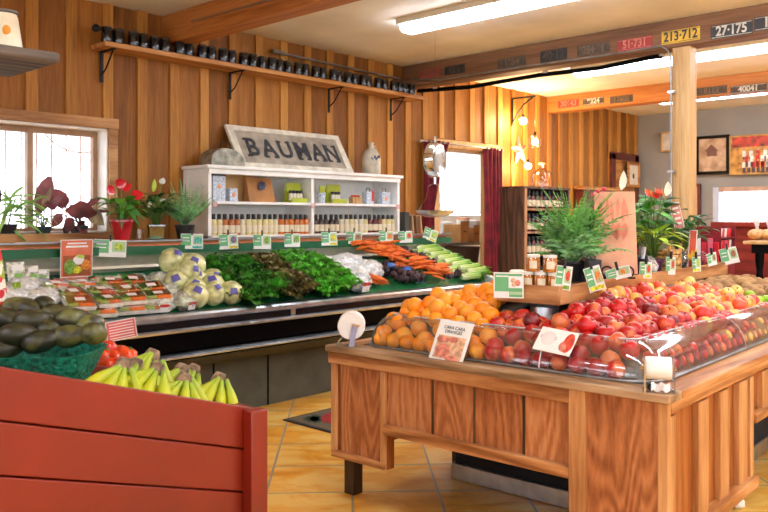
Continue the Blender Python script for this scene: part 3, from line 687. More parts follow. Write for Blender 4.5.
# extra low row against the guard (seen through it)
k=GV0+.09
while k<GV1-.1: spots.append((GU0+.048,k,-1)); k+=.086
k=GU0+.12
while k<2.3: spots.append((k,GV0+.048,-1)); k+=.086
for (u,v,lay) in spots:
    if in_riser(u,v): continue
    z_=zone(u,v)
    if z_ is None: continue
    wmin=min(u-GU0,v-GV0)
    if z_ in('orange','red','gala') and lay==0 and wmin<.055: continue
    if z_=='potato' and (lay==1 or FR.random()<.3): continue
    h=heap(u,v)+(.036 if lay==1 else 0)+FR.uniform(-.006,.006)
    if lay==-1: h=.868
    cu,cv=min(u-GU0,.17),min(v-GV0,.17)
    if cu+cv<.16: continue
    p=IM@Vector((u,v,h)); w=wmin; pr=FR.choice(KP[z_]); band=0 if w<.16 else (1 if w<.42 else 2)
    if z_=='orange': band=0 if u<.28 else (1 if v<1.45 else 2)
    lab=WHERE[z_][band]
    if z_=='red' and band==2: pr=apple_d if FR.random()<.7 else apple_a
    elif z_=='red' and band==1 and FR.random()<.15: pr=apple_d
    if z_=='red' and band==2: lab='dark red apple close under the riser box' 
    if z_=='gala' and ((band==2 and FR.random()<.6) or (u>1.5 and FR.random()<.55) or FR.random()<.2): pr=peach
    if z_=='gala' and pr is peach:
        lab='yellow and pink apple at the near side of the right-hand heap' if band==0 else ('yellow blushed apple among the streaked ones on the heap' if band==1 else WHERE['gala'][2])
    if z_=='red' and pr is apple_d and band==1: lab='dark maroon apple among the bright red ones'
    g={'red':'red apples','gala':'streaked apples','orange':'oranges','lime':'limes','potato':'potatoes'}[z_]+': '+lab
    place(pr,p,lab,g[:60],z_ if z_ in('orange','lime','potato') else 'apple',(FR.uniform(-.7,.7),FR.uniform(-.7,.7),FR.uniform(0,6.28)))
    counts[z_]=counts.get(z_,0)+1
print('FRUIT',counts)
# ================================================================ bananas
BANM=None
def banmat():
    m,nt,out=newmat('banana_skin'); b=N(nt,'ShaderNodeBsdfPrincipled'); b.inputs['Roughness'].default_value=.45
    g=N(nt,'ShaderNodeTexCoord'); at_=N(nt,'ShaderNodeAttribute'); at_.attribute_name='along'; at_.attribute_type='GEOMETRY'
    n=N(nt,'ShaderNodeTexNoise'); n.inputs['Scale'].default_value=25; L(nt,g.outputs['Object'],n.inputs['Vector'])
    a=N(nt,'ShaderNodeMath',operation='MULTIPLY_ADD'); a.inputs[1].default_value=.12; L(nt,n.outputs[0],a.inputs[0]); L(nt,at_.outputs['Fac'],a.inputs[2])
    col=ramp(nt,a.outputs[0],[(.05,(120,92,72)),(.12,(140,172,40)),(.42,(200,204,36)),(.75,(240,214,44)),(.98,(238,206,60)),(1.0,(110,96,50))])
    L(nt,col,b.inputs['Base Color']); L(nt,b.outputs[0],out.inputs[0]); return m
BANM=banmat(); BCROWN=plain('banana_crown',(126,104,84),rough=.8,var=.2,scale=40)
def banana_bunch(n,L_,seed):
    """a hand of bananas, crown up, fingers curving down and out"""
    rr=random.Random(seed); root=bpy.data.objects.new('banana_bunch',None); C.objects.link(root)
    MB().lathe([(.0,.0),(.022,.0),(.019,.02),(.014,.032),(0,.034)],(0,0,L_*.93),8,rx=1.2,ry=.8).build('crown',BCROWN,root)
    for k in range(n):
        a=(k-(n-1)/2)*.42+rr.uniform(-.08,.08); out_=.036+.012*abs(a)+rr.uniform(0,.012); l=L_*rr.uniform(.92,1.04)
        dx,dy=math.sin(a*1.0),-math.cos(a)
        pts=[];rs=[];n_=9
        for i in range(n_+1):
            t=i/n_; bow=math.sin(t*PI*.82)*out_+.008
            hz=l*.94*(1-t)+.012
            pts.append((dx*(bow+.01*k%2)+ (k-(n-1)/2)*.034*t + dx*.02*t, dy*bow+ .0, hz))
            rs.append([.008,.010,.0155,.0195,.021,.0215,.021,.0185,.013,.005][i])
        m=MB(); m.tube(pts,rs,7)
        o=m.build('banana',BANM,root,ang=80)
        at_=o.data.attributes.new('along','FLOAT','POINT')
        at_.data.foreach_set('value',[ (i//7)/n_*.9+.04 for i in range(len(o.data.vertices))])
    return root
def deckz(x): return zb_(x)-.108
bb=[(117,2.10,4,.145,.3),(129,2.14,4,.15,-.3),(141,2.17,5,.185,.1),(150,2.06,4,.15,-.25),(175,2.13,5,.16,.25),(180,2.05,4,.135,.1),(187,2.19,4,.165,-.3),(214,2.12,4,.155,.35)]
BLB=['yellow banana bunch at the left end of the row, touching the avocado basket side','second banana bunch from the left along the red edge','tallest banana bunch, its brown crown highest','small banana bunch in front of the tallest one','green-tipped banana bunch just right of the middle','low banana bunch leaning on the red edge right of the middle','banana bunch at the back beside the end bunch','rightmost banana bunch, greenish, nearest the corner post']
for i,(px,y,n,l,rz) in enumerate(bb):
    y+=.10; x=at(px-17,0,Y=y).x; o=banana_bunch(n,l*1.12,i+3); o.location=(x,y,deckz(x)-.002); o.rotation_euler=(Matrix.Rotation(.42,3,Vector((.5,.86,0)))@Matrix.Rotation(rz-.75,3,'Z')).to_euler(); tag(o,BLB[i],'bananas','bananas in the red bin')
    o.name='banana_bunch'
m=MB(); pts=[];rs=[.006,.013,.017,.018,.017,.012,.005]
for k in range(7): pts.append((.026*k-.08,.018*math.sin(k/6*PI),.0))
o=MB().tube(pts,rs,7).build('banana',BANM,ang=80); a_=o.data.attributes.new('along','FLOAT','POINT'); a_.data.foreach_set('value',[(i//7)/6*.85+.08 for i in range(len(o.data.vertices))])
x=at(243,0,Y=2.09).x; o.location=(x-.03,2.09,zb_(x)-.03); o.rotation_euler=(0,.3,-.3); tag(o,'single loose yellow banana lying by the corner post','banana')
# ================================================================ avocados in the green basket
def bask(name,label,loc,rx,ry,h,mat,rz=0,fl=1.25):
    t=thing(name,label,'basket',loc,rz)
    m=MB(); m.lathe([(.0,.0),(.80,.0),(.84,.02),(1.0,h),(1.02,h+.006),(.985,h+.006),(.965,h),(.80,.03),(0,.03)],n=48,rx=rx,ry=ry,wob=lambda a,i:(abs(math.cos(a))**5+abs(math.sin(a))**5)**-.2)
    m.build('basket_body',mat,t,ang=50); return t
AX,AY=.94,2.50
WEAVE=plain('green_woven_basket',(10,116,92),rough=.6,bump=1,bscale=70,var=.18,scale=60)
ab=bask('green_basket','teal green woven basket full of avocados in the red bin',(1.025,2.463,1.0),.225,.15,.092,WEAVE,math.radians(-47))
MB().bx(-.14,.12,-.08,.08,-.09,0).build('basket_stand',REDPAINT,ab)
AVM=fruitmat('avocado_skin',(46,46,28),(98,100,50),(.38,.52),rough=.42,scale=20,streak=False,rv=.45,coat=.1)
def avo(): 
    return MB().ball((0,0,0),(.060,.034,.034),16,10,defo=lambda p:Vector((p.x,p.y*(1-.22*p.x),p.z*(1-.22*p.x)))*(1+.02*noise.noise(p*6))).build('avocado',AVM,ang=80)
av=avo()
asp=[]
bz=ab.location.z
for (px,py,y,rz) in [(22,331,2.50,.3),(45,338,2.49,.2),(75,333,2.52,.1),(98,331,2.55,1.4),(10,345,2.50,.5),
    (14,317,2.57,.1),(36,317,2.55,.15),(58,325,2.56,.6),(78,316,2.58,.5),(94,322,2.6,1.2),
    (30,306,2.66,-.5),(47,303,2.70,-.9),(62,312,2.66,.2),(20,304,2.68,.3),(82,320,2.72,.3),(6,310,2.66,.1),(45,318,2.74,.4),(66,318,2.76,.4)]:
    asp.append((at(px*1.0-3,py+3,D=2.36+(y-2.49)*.9),rz))
AL=['avocado in the front row on the basket rim','avocado in the second row of the basket heap','avocado at the top back of the basket heap']
for i,(p,rz) in enumerate(asp):
    b_=0 if i<5 else (1 if i<10 else 2); z=max(p.z,bz+.05)
    p=Vector((p.x,p.y,z)); lab=AL[b_]; rot=(FR.uniform(-.3,.3),FR.uniform(-.25,.25),rz-.75)
    o=av if i==0 else dup(av,p,label=lab,group=lab+'s',rot=rot)
    o.location=p; o.rotation_euler=rot; tag(o,lab,'avocado',lab+'s')
# tomatoes in the inner box
TOM=fruitmat('tomato_skin',(214,44,22),(236,84,36),(.4,.6),rough=.2,streak=False,rv=.08)
t0=None
for i,(px,py,y) in enumerate([(104,352,2.62),(115,354,2.60),(127,351,2.58),(107,345,2.70),(118,349,2.69),(108,362,2.52),(120,362,2.50)]):
    p=at(px,py+5,Y=y)
    if t0 is None:
        t0=MB().lathe([(0,-.028),(.02,-.028),(.036,-.01),(.038,.006),(.03,.024),(.012,.03),(0,.026)],n=14,wob=lambda a,i:1+.04*math.cos(a*5)).build('tomato',TOM,ang=80)
        MB().lathe([(0,.03),(.012,.028),(.004,.034),(0,.036)],n=5).build('stem_end',plain('tomato_calyx',(60,110,40)),t0); o=t0
    else: o=dup(t0,p)
    o.location=p; o.rotation_euler=(FR.uniform(-.5,.5),FR.uniform(-.5,.5),FR.uniform(0,6)); tag(o,'ripe red tomato in the red box beyond the bananas','tomato','tomatoes in the red bin')
# ================================================================ produce lying in the refrigerated case
def cz(y): return .85+.345*(y-4.86)
G1=plain('romaine_leaf',(62,122,40),rough=.5,var=.28,scale=14,rnd=.2,trans=.15)
G2=plain('red_leaf_lettuce',(84,78,44),rough=.5,var=.45,scale=18,rnd=.25,trans=.12)
G3=plain('green_leaf_lettuce',(92,168,52),rough=.5,var=.22,scale=14,rnd=.12,trans=.15)
G4=plain('pale_rib',(190,214,140),rough=.5)
def lettuce(name,mat,nl,l,ruf,seed,w=.5):
    rr=random.Random(seed); m=MB()
    for k in range(nl):
        ring=k/nl; a=k*2.4+rr.uniform(-.2,.2); el=.25+1.15*ring+rr.uniform(-.15,.15)
        d=Vector((math.cos(a)*math.cos(el),math.sin(a)*math.cos(el),math.sin(el)))
        ll=l*rr.uniform(.75,1.1)*(1-.25*ring); sd=d.cross(Vector((0,0,1)))
        if sd.length<.01: sd=Vector((1,0,0))
        sd.normalize(); nn=sd.cross(d).normalized(); ph=rr.uniform(0,6); W=w*ll
        def f(u,v):
            s=(u-.5)*2; wd=W*.62*math.sin(PI*min(.97,.12+.8*v))**.7
            edge=abs(s)**2*ruf*ll*math.sin(13*v+ph+3*s)+abs(s)**2*.5*ruf*ll*math.sin(29*v+ph*2)
            c=d*(ll*v)+nn*(.35*ll*(1-abs(s)**1.5)*-.25+edge)-Vector((0,0,1))*(.28*ll*v*v)
            return c+sd*(s*wd+.2*edge)
        m.grid(f,6,9,0)
    return m.build(name,mat,ang=180)
def scatter(proto,pts,label,cat,group,sc=(.95,1.2),tilt=.5,base_rot=None,seed=1):
    rr=random.Random(seed); first=True
    for p in pts:
        lab=label(p) if callable(label) else label
        rot=(rr.uniform(-tilt,tilt),rr.uniform(-tilt,tilt),rr.uniform(0,6.28)) if base_rot is None else tuple(b+rr.uniform(-tilt,tilt) for b in base_rot)
        g=(group+': '+lab)[:60]
        s=rr.uniform(*sc)
        if first: o=proto; first=False; o.location=p; o.rotation_euler=rot; o.scale=(s,)*3
        else: o=dup(proto,p,rot=rot,scale=s)
        tag(o,lab,cat,g)
def slots(x0,x1,y0,y1,nx,ny,lift,jx=.02,seed=3,skew=0):
    rr=random.Random(seed); out=[]
    for j in range(ny):
        for i in range(nx):
            y=y0+(y1-y0)*(j+.5)/ny+rr.uniform(-jx,jx)*.6; x=x0+(x1-x0)*(i+.5+.25*(j%2))/nx+rr.uniform(-jx,jx)+skew*(y-y0)
            out.append(Vector((x,y-.05,cz(y)+lift*(.15+.85*min(1,max(0,(y-4.84)/.24)))+rr.uniform(-.008,.008))))
    return out
def rowlab(front,mid,back,ya=5.05,yb=5.25):
    return lambda p: front if p.y<ya else (mid if p.y<yb else back)
scatter(lettuce('romaine_lettuce',G1,17,.19,.12,1,.5),slots(3.62,4.0,4.88,5.46,3,6,.07,seed=4,skew=.08),rowlab('dark green leafy lettuce head at the front, right of the wrapped heads','dark green leafy lettuce head in the middle of its slope','dark green leafy lettuce head at the back under the ledge'),'lettuce','dark green lettuce',tilt=.45)
scatter(lettuce('red_leaf_lettuce',G2,17,.185,.14,2,.55),slots(4.0,4.32,4.88,5.46,3,6,.07,seed=5,skew=.10),rowlab('reddish brown leaf lettuce head at the front edge of the case','reddish brown leaf lettuce head halfway up the slope','reddish brown leaf lettuce head at the back under the price cards'),'lettuce','red leaf lettuce',tilt=.45)
scatter(lettuce('green_leaf_lettuce',G3,18,.18,.16,3,.6),slots(4.33,4.82,4.88,5.44,3,6,.08,seed=6,skew=-.02),rowlab('bright green curly lettuce head at the front beside the white bags','bright green curly lettuce head in the middle of its pile','bright green curly lettuce head at the back of its pile'),'lettuce','bright green curly lettuce',tilt=.4)
# wrapped cauliflower heads
CAU=plain('wrapped_cauliflower',(206,214,150),rough=.25,var=.12,scale=12,coat=.6,rnd=.06)
PUR=plain('purple_label',(92,88,160),rough=.35,var=.05)
cau=MB().ball((0,0,0),.086,18,12,defo=lambda p:p*(1+.07*noise.noise(p*3.2))).build('wrapped_cauliflower',CAU,ang=180)
m=MB(); m.grid(lambda u,v:(lambda a,b:Vector((.092*math.cos(b)*math.sin(a),-.092*math.cos(b)*math.cos(a),.092*math.sin(b))))((u-.5)*.6,.35+(v-.5)*.5),5,4); m.build('purple_sticker',PUR,cau)
pts=[Vector((3.26+.155*i+.07*(j%2),4.90+.115*j,cz(4.90+.115*j)+.075)) for j in range(4) for i in range(2+(j%2==0))]+[Vector((3.33,5.10,cz(5.10)+.17)),Vector((3.44,5.20,cz(5.2)+.17)),Vector((3.33,5.32,cz(5.32)+.16)),Vector((3.47,5.36,cz(5.36)+.12))]
scatter(cau,pts,rowlab('pale wrapped cauliflower with purple sticker, in the front row','pale wrapped cauliflower halfway up its pile','pale wrapped cauliflower at the top of its pile',5.04,5.17),'cauliflower','wrapped cauliflower',tilt=.5,base_rot=(0,0,-.3),seed=8)
# bags of greens
FILM=clear('crumpled_film',gloss=.10,rough=.12,milky=.5)
FILM2=clear('white_film',gloss=.10,rough=.12,milky=1.1)
PALEG=plain('bagged_greens',(150,192,110),rough=.6,var=.3,scale=20)
REDW=plain('red_label',(196,52,44),rough=.4); WHL=plain('white_label',(240,240,236),rough=.45,var=.01)
def bag(name,l,w,h,seed,film,inner,red=True):
    rr=random.Random(seed); root=bpy.data.objects.new(name,None); C.objects.link(root)
    o=Vector((seed*3.1,0,0))
    f=lambda k,amp:(lambda p:Vector((p.x*(1+.10*noise.noise(p*2+o)),p.y*(1+.12*noise.noise(p*2.2+o)),p.z))*(1+amp*noise.noise(p*k+o)))
    MB().ball((0,0,h*.45),(l*.42,w*.42,h*.40),16,10,defo=f(5,.35)).build('bagged_leaves',inner,root,ang=180)
    MB().ball((0,0,h*.5),(l*.5,w*.5,h*.5),26,16,defo=f(3.4,.28)).build('plastic_film',film,root,ang=70)
    if red:
        m=MB().bx(-l*.16,l*.16,-w*.50,-w*.495,h*.22,h*.60,0).bx(-l*.16,l*.16,-w*.503,-w*.498,h*.5,h*.66,1); m.build('bag_label',[WHL,REDW],root,smooth=False)
    return root
def addbag(i,x,y,l,w,h,rz,lab,grp,film=None,inner=None,red=True,lift=0,rx=.25):
    b=bag('bag_of_greens',l,w,h,i,film or FILM,inner or PALEG,red); b.location=(x,y-.05,cz(y-.05)+lift-.025); b.rotation_euler=(rx,0,rz); tag(b,lab,'bag of greens',grp); return b
gr='clear bags of greens left of the cauliflower'
for i,(x,y,lab) in enumerate([(2.98,4.97,'clear bag of greens with red label at the front, beside the vegetable trays'),(3.12,5.12,'crumpled clear bag in the middle left of the wrapped cauliflower'),(3.16,4.97,'clear bag of greens with red label just left of the cauliflower'),(2.98,5.14,'crumpled clear bag behind the front greens bag by the trays'),(3.0,5.32,'clear bag with green herbs at the back under the wire hook'),(3.2,5.33,'clear bag at the back left of the top cauliflower')]):
    addbag(i+1,x,y,.21,.18,.13,FR.uniform(-.3,.3),lab,gr,red=y<5)
PALE2=plain('bagged_sprouts',(196,208,180),rough=.6,var=.2,scale=20)
for i,(x,y,lab) in enumerate([(4.92,4.99,'white plastic bag of greens with red label at the front, right of the curly lettuce'),(5.02,5.12,'white plastic produce bag beside the bunched carrots'),(4.86,5.16,'white plastic bag leaning on the curly lettuce'),(5.02,5.30,'white plastic bag in the middle back row'),(4.84,5.36,'white plastic bag under the price card, left of the others'),(5.20,5.36,'white plastic bag at the back beside the loose carrots'),(4.66,5.48,'white plastic bag at the top behind the curly lettuce'),(5.30,5.20,'white plastic bag right behind the bunched carrots')]):
    addbag(i+11,x-.02,y,.32,.26,.19,FR.uniform(-.3,.3),lab,'white bags right of the lettuce',film=FILM2 if i else FILM,inner=PALE2,red=i in(0,))
for i,(x,y,lab) in enumerate([(2.10,4.98,'white bag of cauliflower florets left of the vegetable trays, frontmost'),(2.22,5.12,'white bag of cauliflower florets beside the trays, second row'),(2.06,5.18,'white bag of florets behind the avocados'),(2.18,5.30,'white florets bag in front of the packet shelf')]):
    addbag(i+21,x,y,.24,.2,.16,FR.uniform(-.3,.3),lab,'white florets bags',film=FILM2,inner=plain('florets',(236,226,190),rough=.6,var=.1,scale=30),red=False)
# vegetable platter trays
TRB=plain('black_tray_bottom',(216,216,206),rough=.3); BROC=plain('broccoli',(92,124,60),rough=.7,var=.35,scale=60,bump=1,bscale=90); CARR=plain('carrot_orange',(236,110,40),rough=.45,var=.08,scale=14,rnd=.1); CHT=plain('cherry_tomato_red',(208,44,28),rough=.2); CELE=plain('celery_cut',(176,200,100),rough=.5,var=.1)
LID=clear('tray_lid',gloss=.07,rough=.05)
tr=bpy.data.objects.new('vegetable_tray',None); C.objects.link(tr)
MB().prism([(-.11,0),(.11,0),(.12,.03),(-.12,.03)],-.08,.08,'Y').build('tray_base',TRB,tr,bevel=.003)
m=MB()
for k in range(7): m.ball((-.07+.022*(k%3),.045-.022*(k//3),.042),.019,8,6,defo=lambda p:p*(1+.2*noise.noise(p*4)))
m.build('broccoli',BROC,tr,ang=180)
m=MB()
for k in range(8): m.bx(-.02,.10,-.05+.013*k-.02,-.04+.013*k-.02,.032+.006*(k%3),.044+.006*(k%3))
m.build('carrot_sticks',CARR,tr,bevel=.002)
m=MB()
for k in range(8): m.ball((-.005+.027*(k%4),.05+.022*(k//4)-.01,.045),.0135,8,6)
m.build('cherry_tomatoes',CHT,tr)
m=MB()
for k in range(5): m.tube([(-.10+.018*k,-.07,.045),(-.10+.018*k,-.01,.045)],.009,6)
m.build('celery_sticks',CELE,tr)
MB().prism([(-.118,.03),(.118,.03),(.105,.066),(-.105,.066)],-.078,.078,'Y').build('clear_lid',LID,tr,bevel=.006)
m=MB().bx(-.035,.04,-.03,.035,.067,.0685,0).bx(-.035,.04,.02,.035,.0686,.0694,1); m.build('lid_label',[WHL,REDW],tr,smooth=False)
rr=random.Random(2); first=True
TL=['vegetable tray with carrots and tomatoes in the front row by the pink sign','vegetable tray in the second row of the tray stack','vegetable tray halfway up the slope of trays','vegetable tray in the top row under the orange poster']
for j in range(4):
    for i in range(4):
        for lay in range(2 if j<3 else 1):
            y=4.90+.135*j; x=2.34+.195*i+.03*(j%2)-.02*j+rr.uniform(-.015,.015)
            p=Vector((x+.04*lay,y+.01*lay,cz(y)+.012+.058*lay)); o=tr if first else dup(tr,p); first=False; o.scale=(.83,.83,.83)
            o.location=p; o.rotation_euler=(.34+rr.uniform(-.1,.1),rr.uniform(-.08,.08),rr.uniform(-.28,.28)-.1)
            lab=(('upper ' if lay else 'lower ') if j<3 else '')+TL[j]; tag(o,lab,'vegetable tray',('vegetable trays: '+lab)[:60])
# carrots
def carrot_proto(): 
    return MB().tube([(0,0,0),(.02,0,.001),(.07,.003,.002),(.13,.001,0),(.175,-.003,-.002),(.19,-.003,-.002)],[.009,.0145,.013,.010,.005,.001],7).build('carrot',CARR,ang=80)
cp=carrot_proto(); rr=random.Random(9); n=0
def put_carrot(p,rot,lab,grp):
    global n
    o=cp if n==0 else dup(cp,p); n+=1; o.scale=(.85,1.05,1.05) if 'loose' in lab else (1,1,1); o.location=p; o.rotation_euler=rot; tag(o,lab,'carrot',grp)
for k in range(150):
    t=k/150; y=5.5-.62*t*1.0+rr.uniform(-.03,.03); y=max(4.89,y); x=5.60+.40*((5.5-y)/.6)+rr.uniform(-.13,.13)*(1.5-.6*t)
    back=y>5.28
    put_carrot(Vector((x,y,cz(y)+.05+rr.uniform(0,.08)+(.085 if back else .035))),(rr.uniform(-.2,.2),rr.uniform(-.2,.3),-.5+rr.uniform(-.8,.8)),'loose orange carrot high on the pile under the ledge' if back else 'loose orange carrot in the long slope down to the front rail','loose carrots '+('high' if back else 'low'))
for k in range(14):
    put_carrot(Vector((5.12+.022*(k%7)+rr.uniform(-.01,.01),5.08-.02*(k%3),cz(5.08)+.03+.022*(k//7)+.01)),(0,.35,-1.05+rr.uniform(-.12,.12)),'big carrot in the small bunch in front, left of the dark beets','bunched carrots')
BLUT=plain('blue_tag',(52,108,190),rough=.35)
for i,(px,py) in enumerate([(391,266),(408,270),(420,282),(424,288)]):
    p=at(px,py,Y=5.10-.05*i); m=MB(); m.grid(lambda u,v:(.1*(u-.5),-.01-.012*math.sin(u*PI),.05*(v-.5)),5,2)
    o=m.build('carrot_bag_tag',BLUT); e=o.modifiers.new('t','SOLIDIFY'); e.thickness=.003; o.location=p; o.rotation_euler=(-.5,.2,-.3); tag(o,['blue tag on the bagged carrots, leftmost','blue tag among the carrots, second from left','large blue tag at the lower middle of the carrots','small blue tag lowest, near the front rail'][i],'tag','blue carrot bag tags')
# beets and dark vegetables
BEET=plain('beet_skin',(52,34,40),rough=.55,var=.3,scale=22,rnd=.3)
bt=MB().ball((0,0,0),(.034,.027,.026),10,8,defo=lambda p:p*(1+.13*noise.noise(p*2.5))).build('beet',BEET,ang=80)
MB().tube([(.03,0,0),(.05,.002,.004),(.062,.004,0)],[.006,.004,.002],5).build('root_tip',BEET,bt)
pts=[]
for k in range(62):
    y=rr.uniform(4.88,5.24); x=rr.uniform(5.44,5.80)+.12*(5.1-y); pts.append(Vector((x,y,cz(y)+.03+rr.uniform(0,.06))))
for k in range(70):
    y=rr.uniform(4.88,5.52); x=rr.uniform(5.98,6.26)+.32*(5.2-y); pts.append(Vector((x+.03,y,cz(y)+.05+rr.uniform(0,.08))))
scatter(bt,pts,lambda p:'small dark beet in the pile between carrots and celery' if p.x>5.9+.32*(5.2-p.y) else 'small dark beet in the pile beside the bunched carrots','beet','beets',tilt=3)
# celery
CEL=None
def celmat():
    m,nt,out=newmat('celery_skin'); b=N(nt,'ShaderNodeBsdfPrincipled'); b.inputs['Roughness'].default_value=.4
    tc=N(nt,'ShaderNodeTexCoord'); sp=N(nt,'ShaderNodeSeparateXYZ'); L(nt,tc.outputs['Object'],sp.inputs[0])
    mr=N(nt,'ShaderNodeMapRange'); mr.inputs[1].default_value=-.02; mr.inputs[2].default_value=.30; L(nt,sp.outputs[0],mr.inputs[0])
    col=ramp(nt,mr.outputs[0],[(0,(226,232,196)),(.35,(186,214,110)),(1,(96,164,48))]); L(nt,col,b.inputs['Base Color']); L(nt,b.outputs[0],out.inputs[0]); return m
CEL=celmat()
ce=bpy.data.objects.new('celery_bunch',None); C.objects.link(ce)
m=MB()
for k in range(9):
    a=k*2*PI/9; r=.026 if k else 0
    m.tube([(0,.6*r*math.cos(a),.6*r*math.sin(a)),(.05,r*math.cos(a),r*math.sin(a)),(.15,r*math.cos(a),r*math.sin(a)),(.26,1.3*r*math.cos(a),1.3*r*math.sin(a))],[.010,.0145,.013,.010],7)
m.build('stalks',CEL,ce)
m=MB()
for k in range(12): m.leaf((.24,.03*math.cos(k),.03*math.sin(k)),(1,.6*math.cos(k*2.4),.6*math.sin(k*2.4)),(0,0,1),.09,.05,ruf=.08,ph=k)
m.build('leaves',G3,ce,ang=180)
rr=random.Random(4)
for k in range(16):
    y=4.90+.64*(k//2)/7; x=6.34+.33*(5.4-y)*.2+.02*(k%2)+.0; p=Vector((x+.02+(.08 if k%2 else 0),y+rr.uniform(-.01,.01),cz(y)+.04+.045*(k%2)))
    o=ce if k==0 else dup(ce,p); o.location=p; o.rotation_euler=(rr.uniform(-.3,.3),-.05,rr.uniform(-.15,.15)-.15); o.scale=(.95,)*3
    lab='pale green celery bunch at the '+('front' if y<5.1 else 'middle' if y<5.3 else 'back')+' of the stack by the end cheek'; tag(o,lab,'celery','celery '+lab[28:])
# packets on a wire rack, far left
t=thing('wire_rack','small wire rack holding salad packets at the left of the case',"rack",(2.2,5.32,1.02))
m=MB()
for k in range(12): m.tube([(-.28+.05*k,-.14,.055),(-.28+.05*k,.16,.07)],.003,5)
m.build('wires',STEELD,t)
MB().bx(-.3,.3,-.145,-.135,.0,.06).build('front_panel',STEELD,t)
for x in (-.29,.28): MB().bx(x,x+.01,-.14,.16,-.08,.06).build('rack_side',STEELD,t)
PK=plain('packet_greens',(196,206,160),rough=.35,var=.25,scale=30,coat=.5)
for i,(px,py,w,h,lab) in enumerate([(16,262,.12,.13,'tall white salad packet with green print on the wire rack, leftmost'),(33,265,.10,.10,'green and white salad packet on the wire rack, middle'),(43,271,.13,.07,'low pale salad packet at the right of the wire rack')]):
    p=at(px,py,Y=5.28); x=p.x
    m=MB(); m.grid(lambda u,v:((u-.5)*w,-.018*math.sin(PI*u)*math.sin(PI*v),v*h),6,6,0); m.grid(lambda u,v:((.5-u)*w,.018*math.sin(PI*u)*math.sin(PI*v),v*h),6,6,0)
    m.bx(-w*.32,w*.32,-.0205,-.0195,h*.55,h*.85,1).bx(-w*.2,w*.25,-.021,-.0195,h*.2,h*.4,2)
    o=m.build('salad_packet',[PK,WHL,plain('print_green',(120,176,70))],ang=60); o.location=(x,5.26+.03*i,1.085); o.rotation_euler=(-.2,0,.1); tag(o,lab,'packet','salad packets')
m=MB()
for k in range(9): m.tube([(.012*(k%3),.012*(k//3),0),(.012*(k%3)*1.2,.012*(k//3),.17)],.0065,6)
p=at(14,285,Y=5.08); o=thing('asparagus_bunch','bunch of bright green asparagus standing left of the florets bags','asparagus',(p.x,5.06,cz(5.08)+.0)); m.build('spears',plain('asparagus_green',(150,184,54),rough=.5,var=.12),o)
MB().bx(-.012,.045,-.013,-.009,.09,.11).build('band',BLUT,o)
# ================================================================ bottles on the white shelf
CAPB=plain('black_cap',(22,22,24),rough=.35); LABC=plain('bottle_label',(226,216,186),rough=.5,var=.03)
def bottle(col,nm,rough=.15):
    root=bpy.data.objects.new('dressing_bottle',None); C.objects.link(root)
    MB().lathe([(0,0),(.024,0),(.0265,.005),(.0265,.122),(.022,.134),(.0135,.142),(.0135,.15)],n=12).build('glass_body',plain(nm,col,rough=rough,coat=.5,var=.05),root)
    MB().lathe([(.0272,.022),(.0272,.088)],n=12).build('label',LABC,root)
    MB().lathe([(.0145,.138),(.016,.142),(.016,.182),(.013,.187),(0,.187)],n=10).build('cap',CAPB,root)
    return root
BK={'c':('cream',(224,210,150)),'o':('orange brown',(176,96,36)),'a':('amber orange',(206,110,30)),'d':('dark brown',(48,34,28)),'r':('dark red',(98,30,26)),'w':('pale cream',(220,214,186))}
BP={}
def put_row(seq,x0,x1,side):
    for i,ch in enumerate(seq):
        nm,col=BK[ch]; x=x0+(x1-x0)*(i+.5)/len(seq); p=(x,5.735+.004*(i%3),1.3485)
        if ch not in BP: BP[ch]=bottle(col,'dressing_'+nm.replace(' ','_')); o=BP[ch]; o.location=p
        else: o=dup(BP[ch],p)
        o.scale=(1.13,1.13,1)
        tag(o,f'{nm} dressing bottle with black cap in the {side} bay of the white shelf','bottle',f'{nm} bottles, {side} bay')
put_row('ccooowcccccwaoaoaa'[:18],3.965,5.085,'left'); put_row('dddddwwcwwcrrrccc',5.145,6.315,'right')
# upper shelf goods
def boxthing(name,label,cat,loc,size,mat,rz=0,extra=None,bevel=.003,group=None):
    m=MB().bx(-size[0]/2,size[0]/2,-size[1]/2,size[1]/2,0,size[2]); t=thing(name,label,cat,loc,rz,group)
    m.build(name.split('_')[-1]+'_body',mat,t,bevel=bevel)
    return t
ZM=1.6455
PBLUE=plain('pale_blue_pattern',(190,200,214),rough=.5,var=.1,scale=60); SUN=plain('peach_emblem',(236,160,120),rough=.5)
KRAFT=plain('kraft_card',(196,152,98),rough=.7,var=.05); KRAFD=plain('kraft_dark',(176,122,70),rough=.7,var=.06)
def sx(px,y=5.8): return at(px,0,Y=y).x
t=boxthing('gift_box','tall pale blue patterned box with black top on the upper left shelf','box',(sx(216),5.80,ZM),(.13,.10,.235),PBLUE); MB().bx(-.067,.067,-.052,.052,.22,.245).build('black_top',CAPB,t); MB().ball((0,-.05,.13),(.02,.004,.02),10,6).build('emblem',SUN,t)
t=boxthing('gift_box','small pale box with peach emblem beside the tall patterned box','box',(sx(229.5),5.77,ZM),(.085,.07,.115),PBLUE); MB().ball((0,-.035,.06),(.022,.004,.022),10,6).build('emblem',SUN,t)
boxthing('cutting_board','plain pale wooden board leaning behind the pale boxes','board',(sx(232,5.95),5.93,ZM),(.26,.02,.26),plain('maple_board',(206,164,108),rough=.5,var=.05))
t=thing('paper_gift_bag','kraft paper bag with dark blue rosette on the upper left shelf','paper bag',(sx(262),5.84,ZM)); 
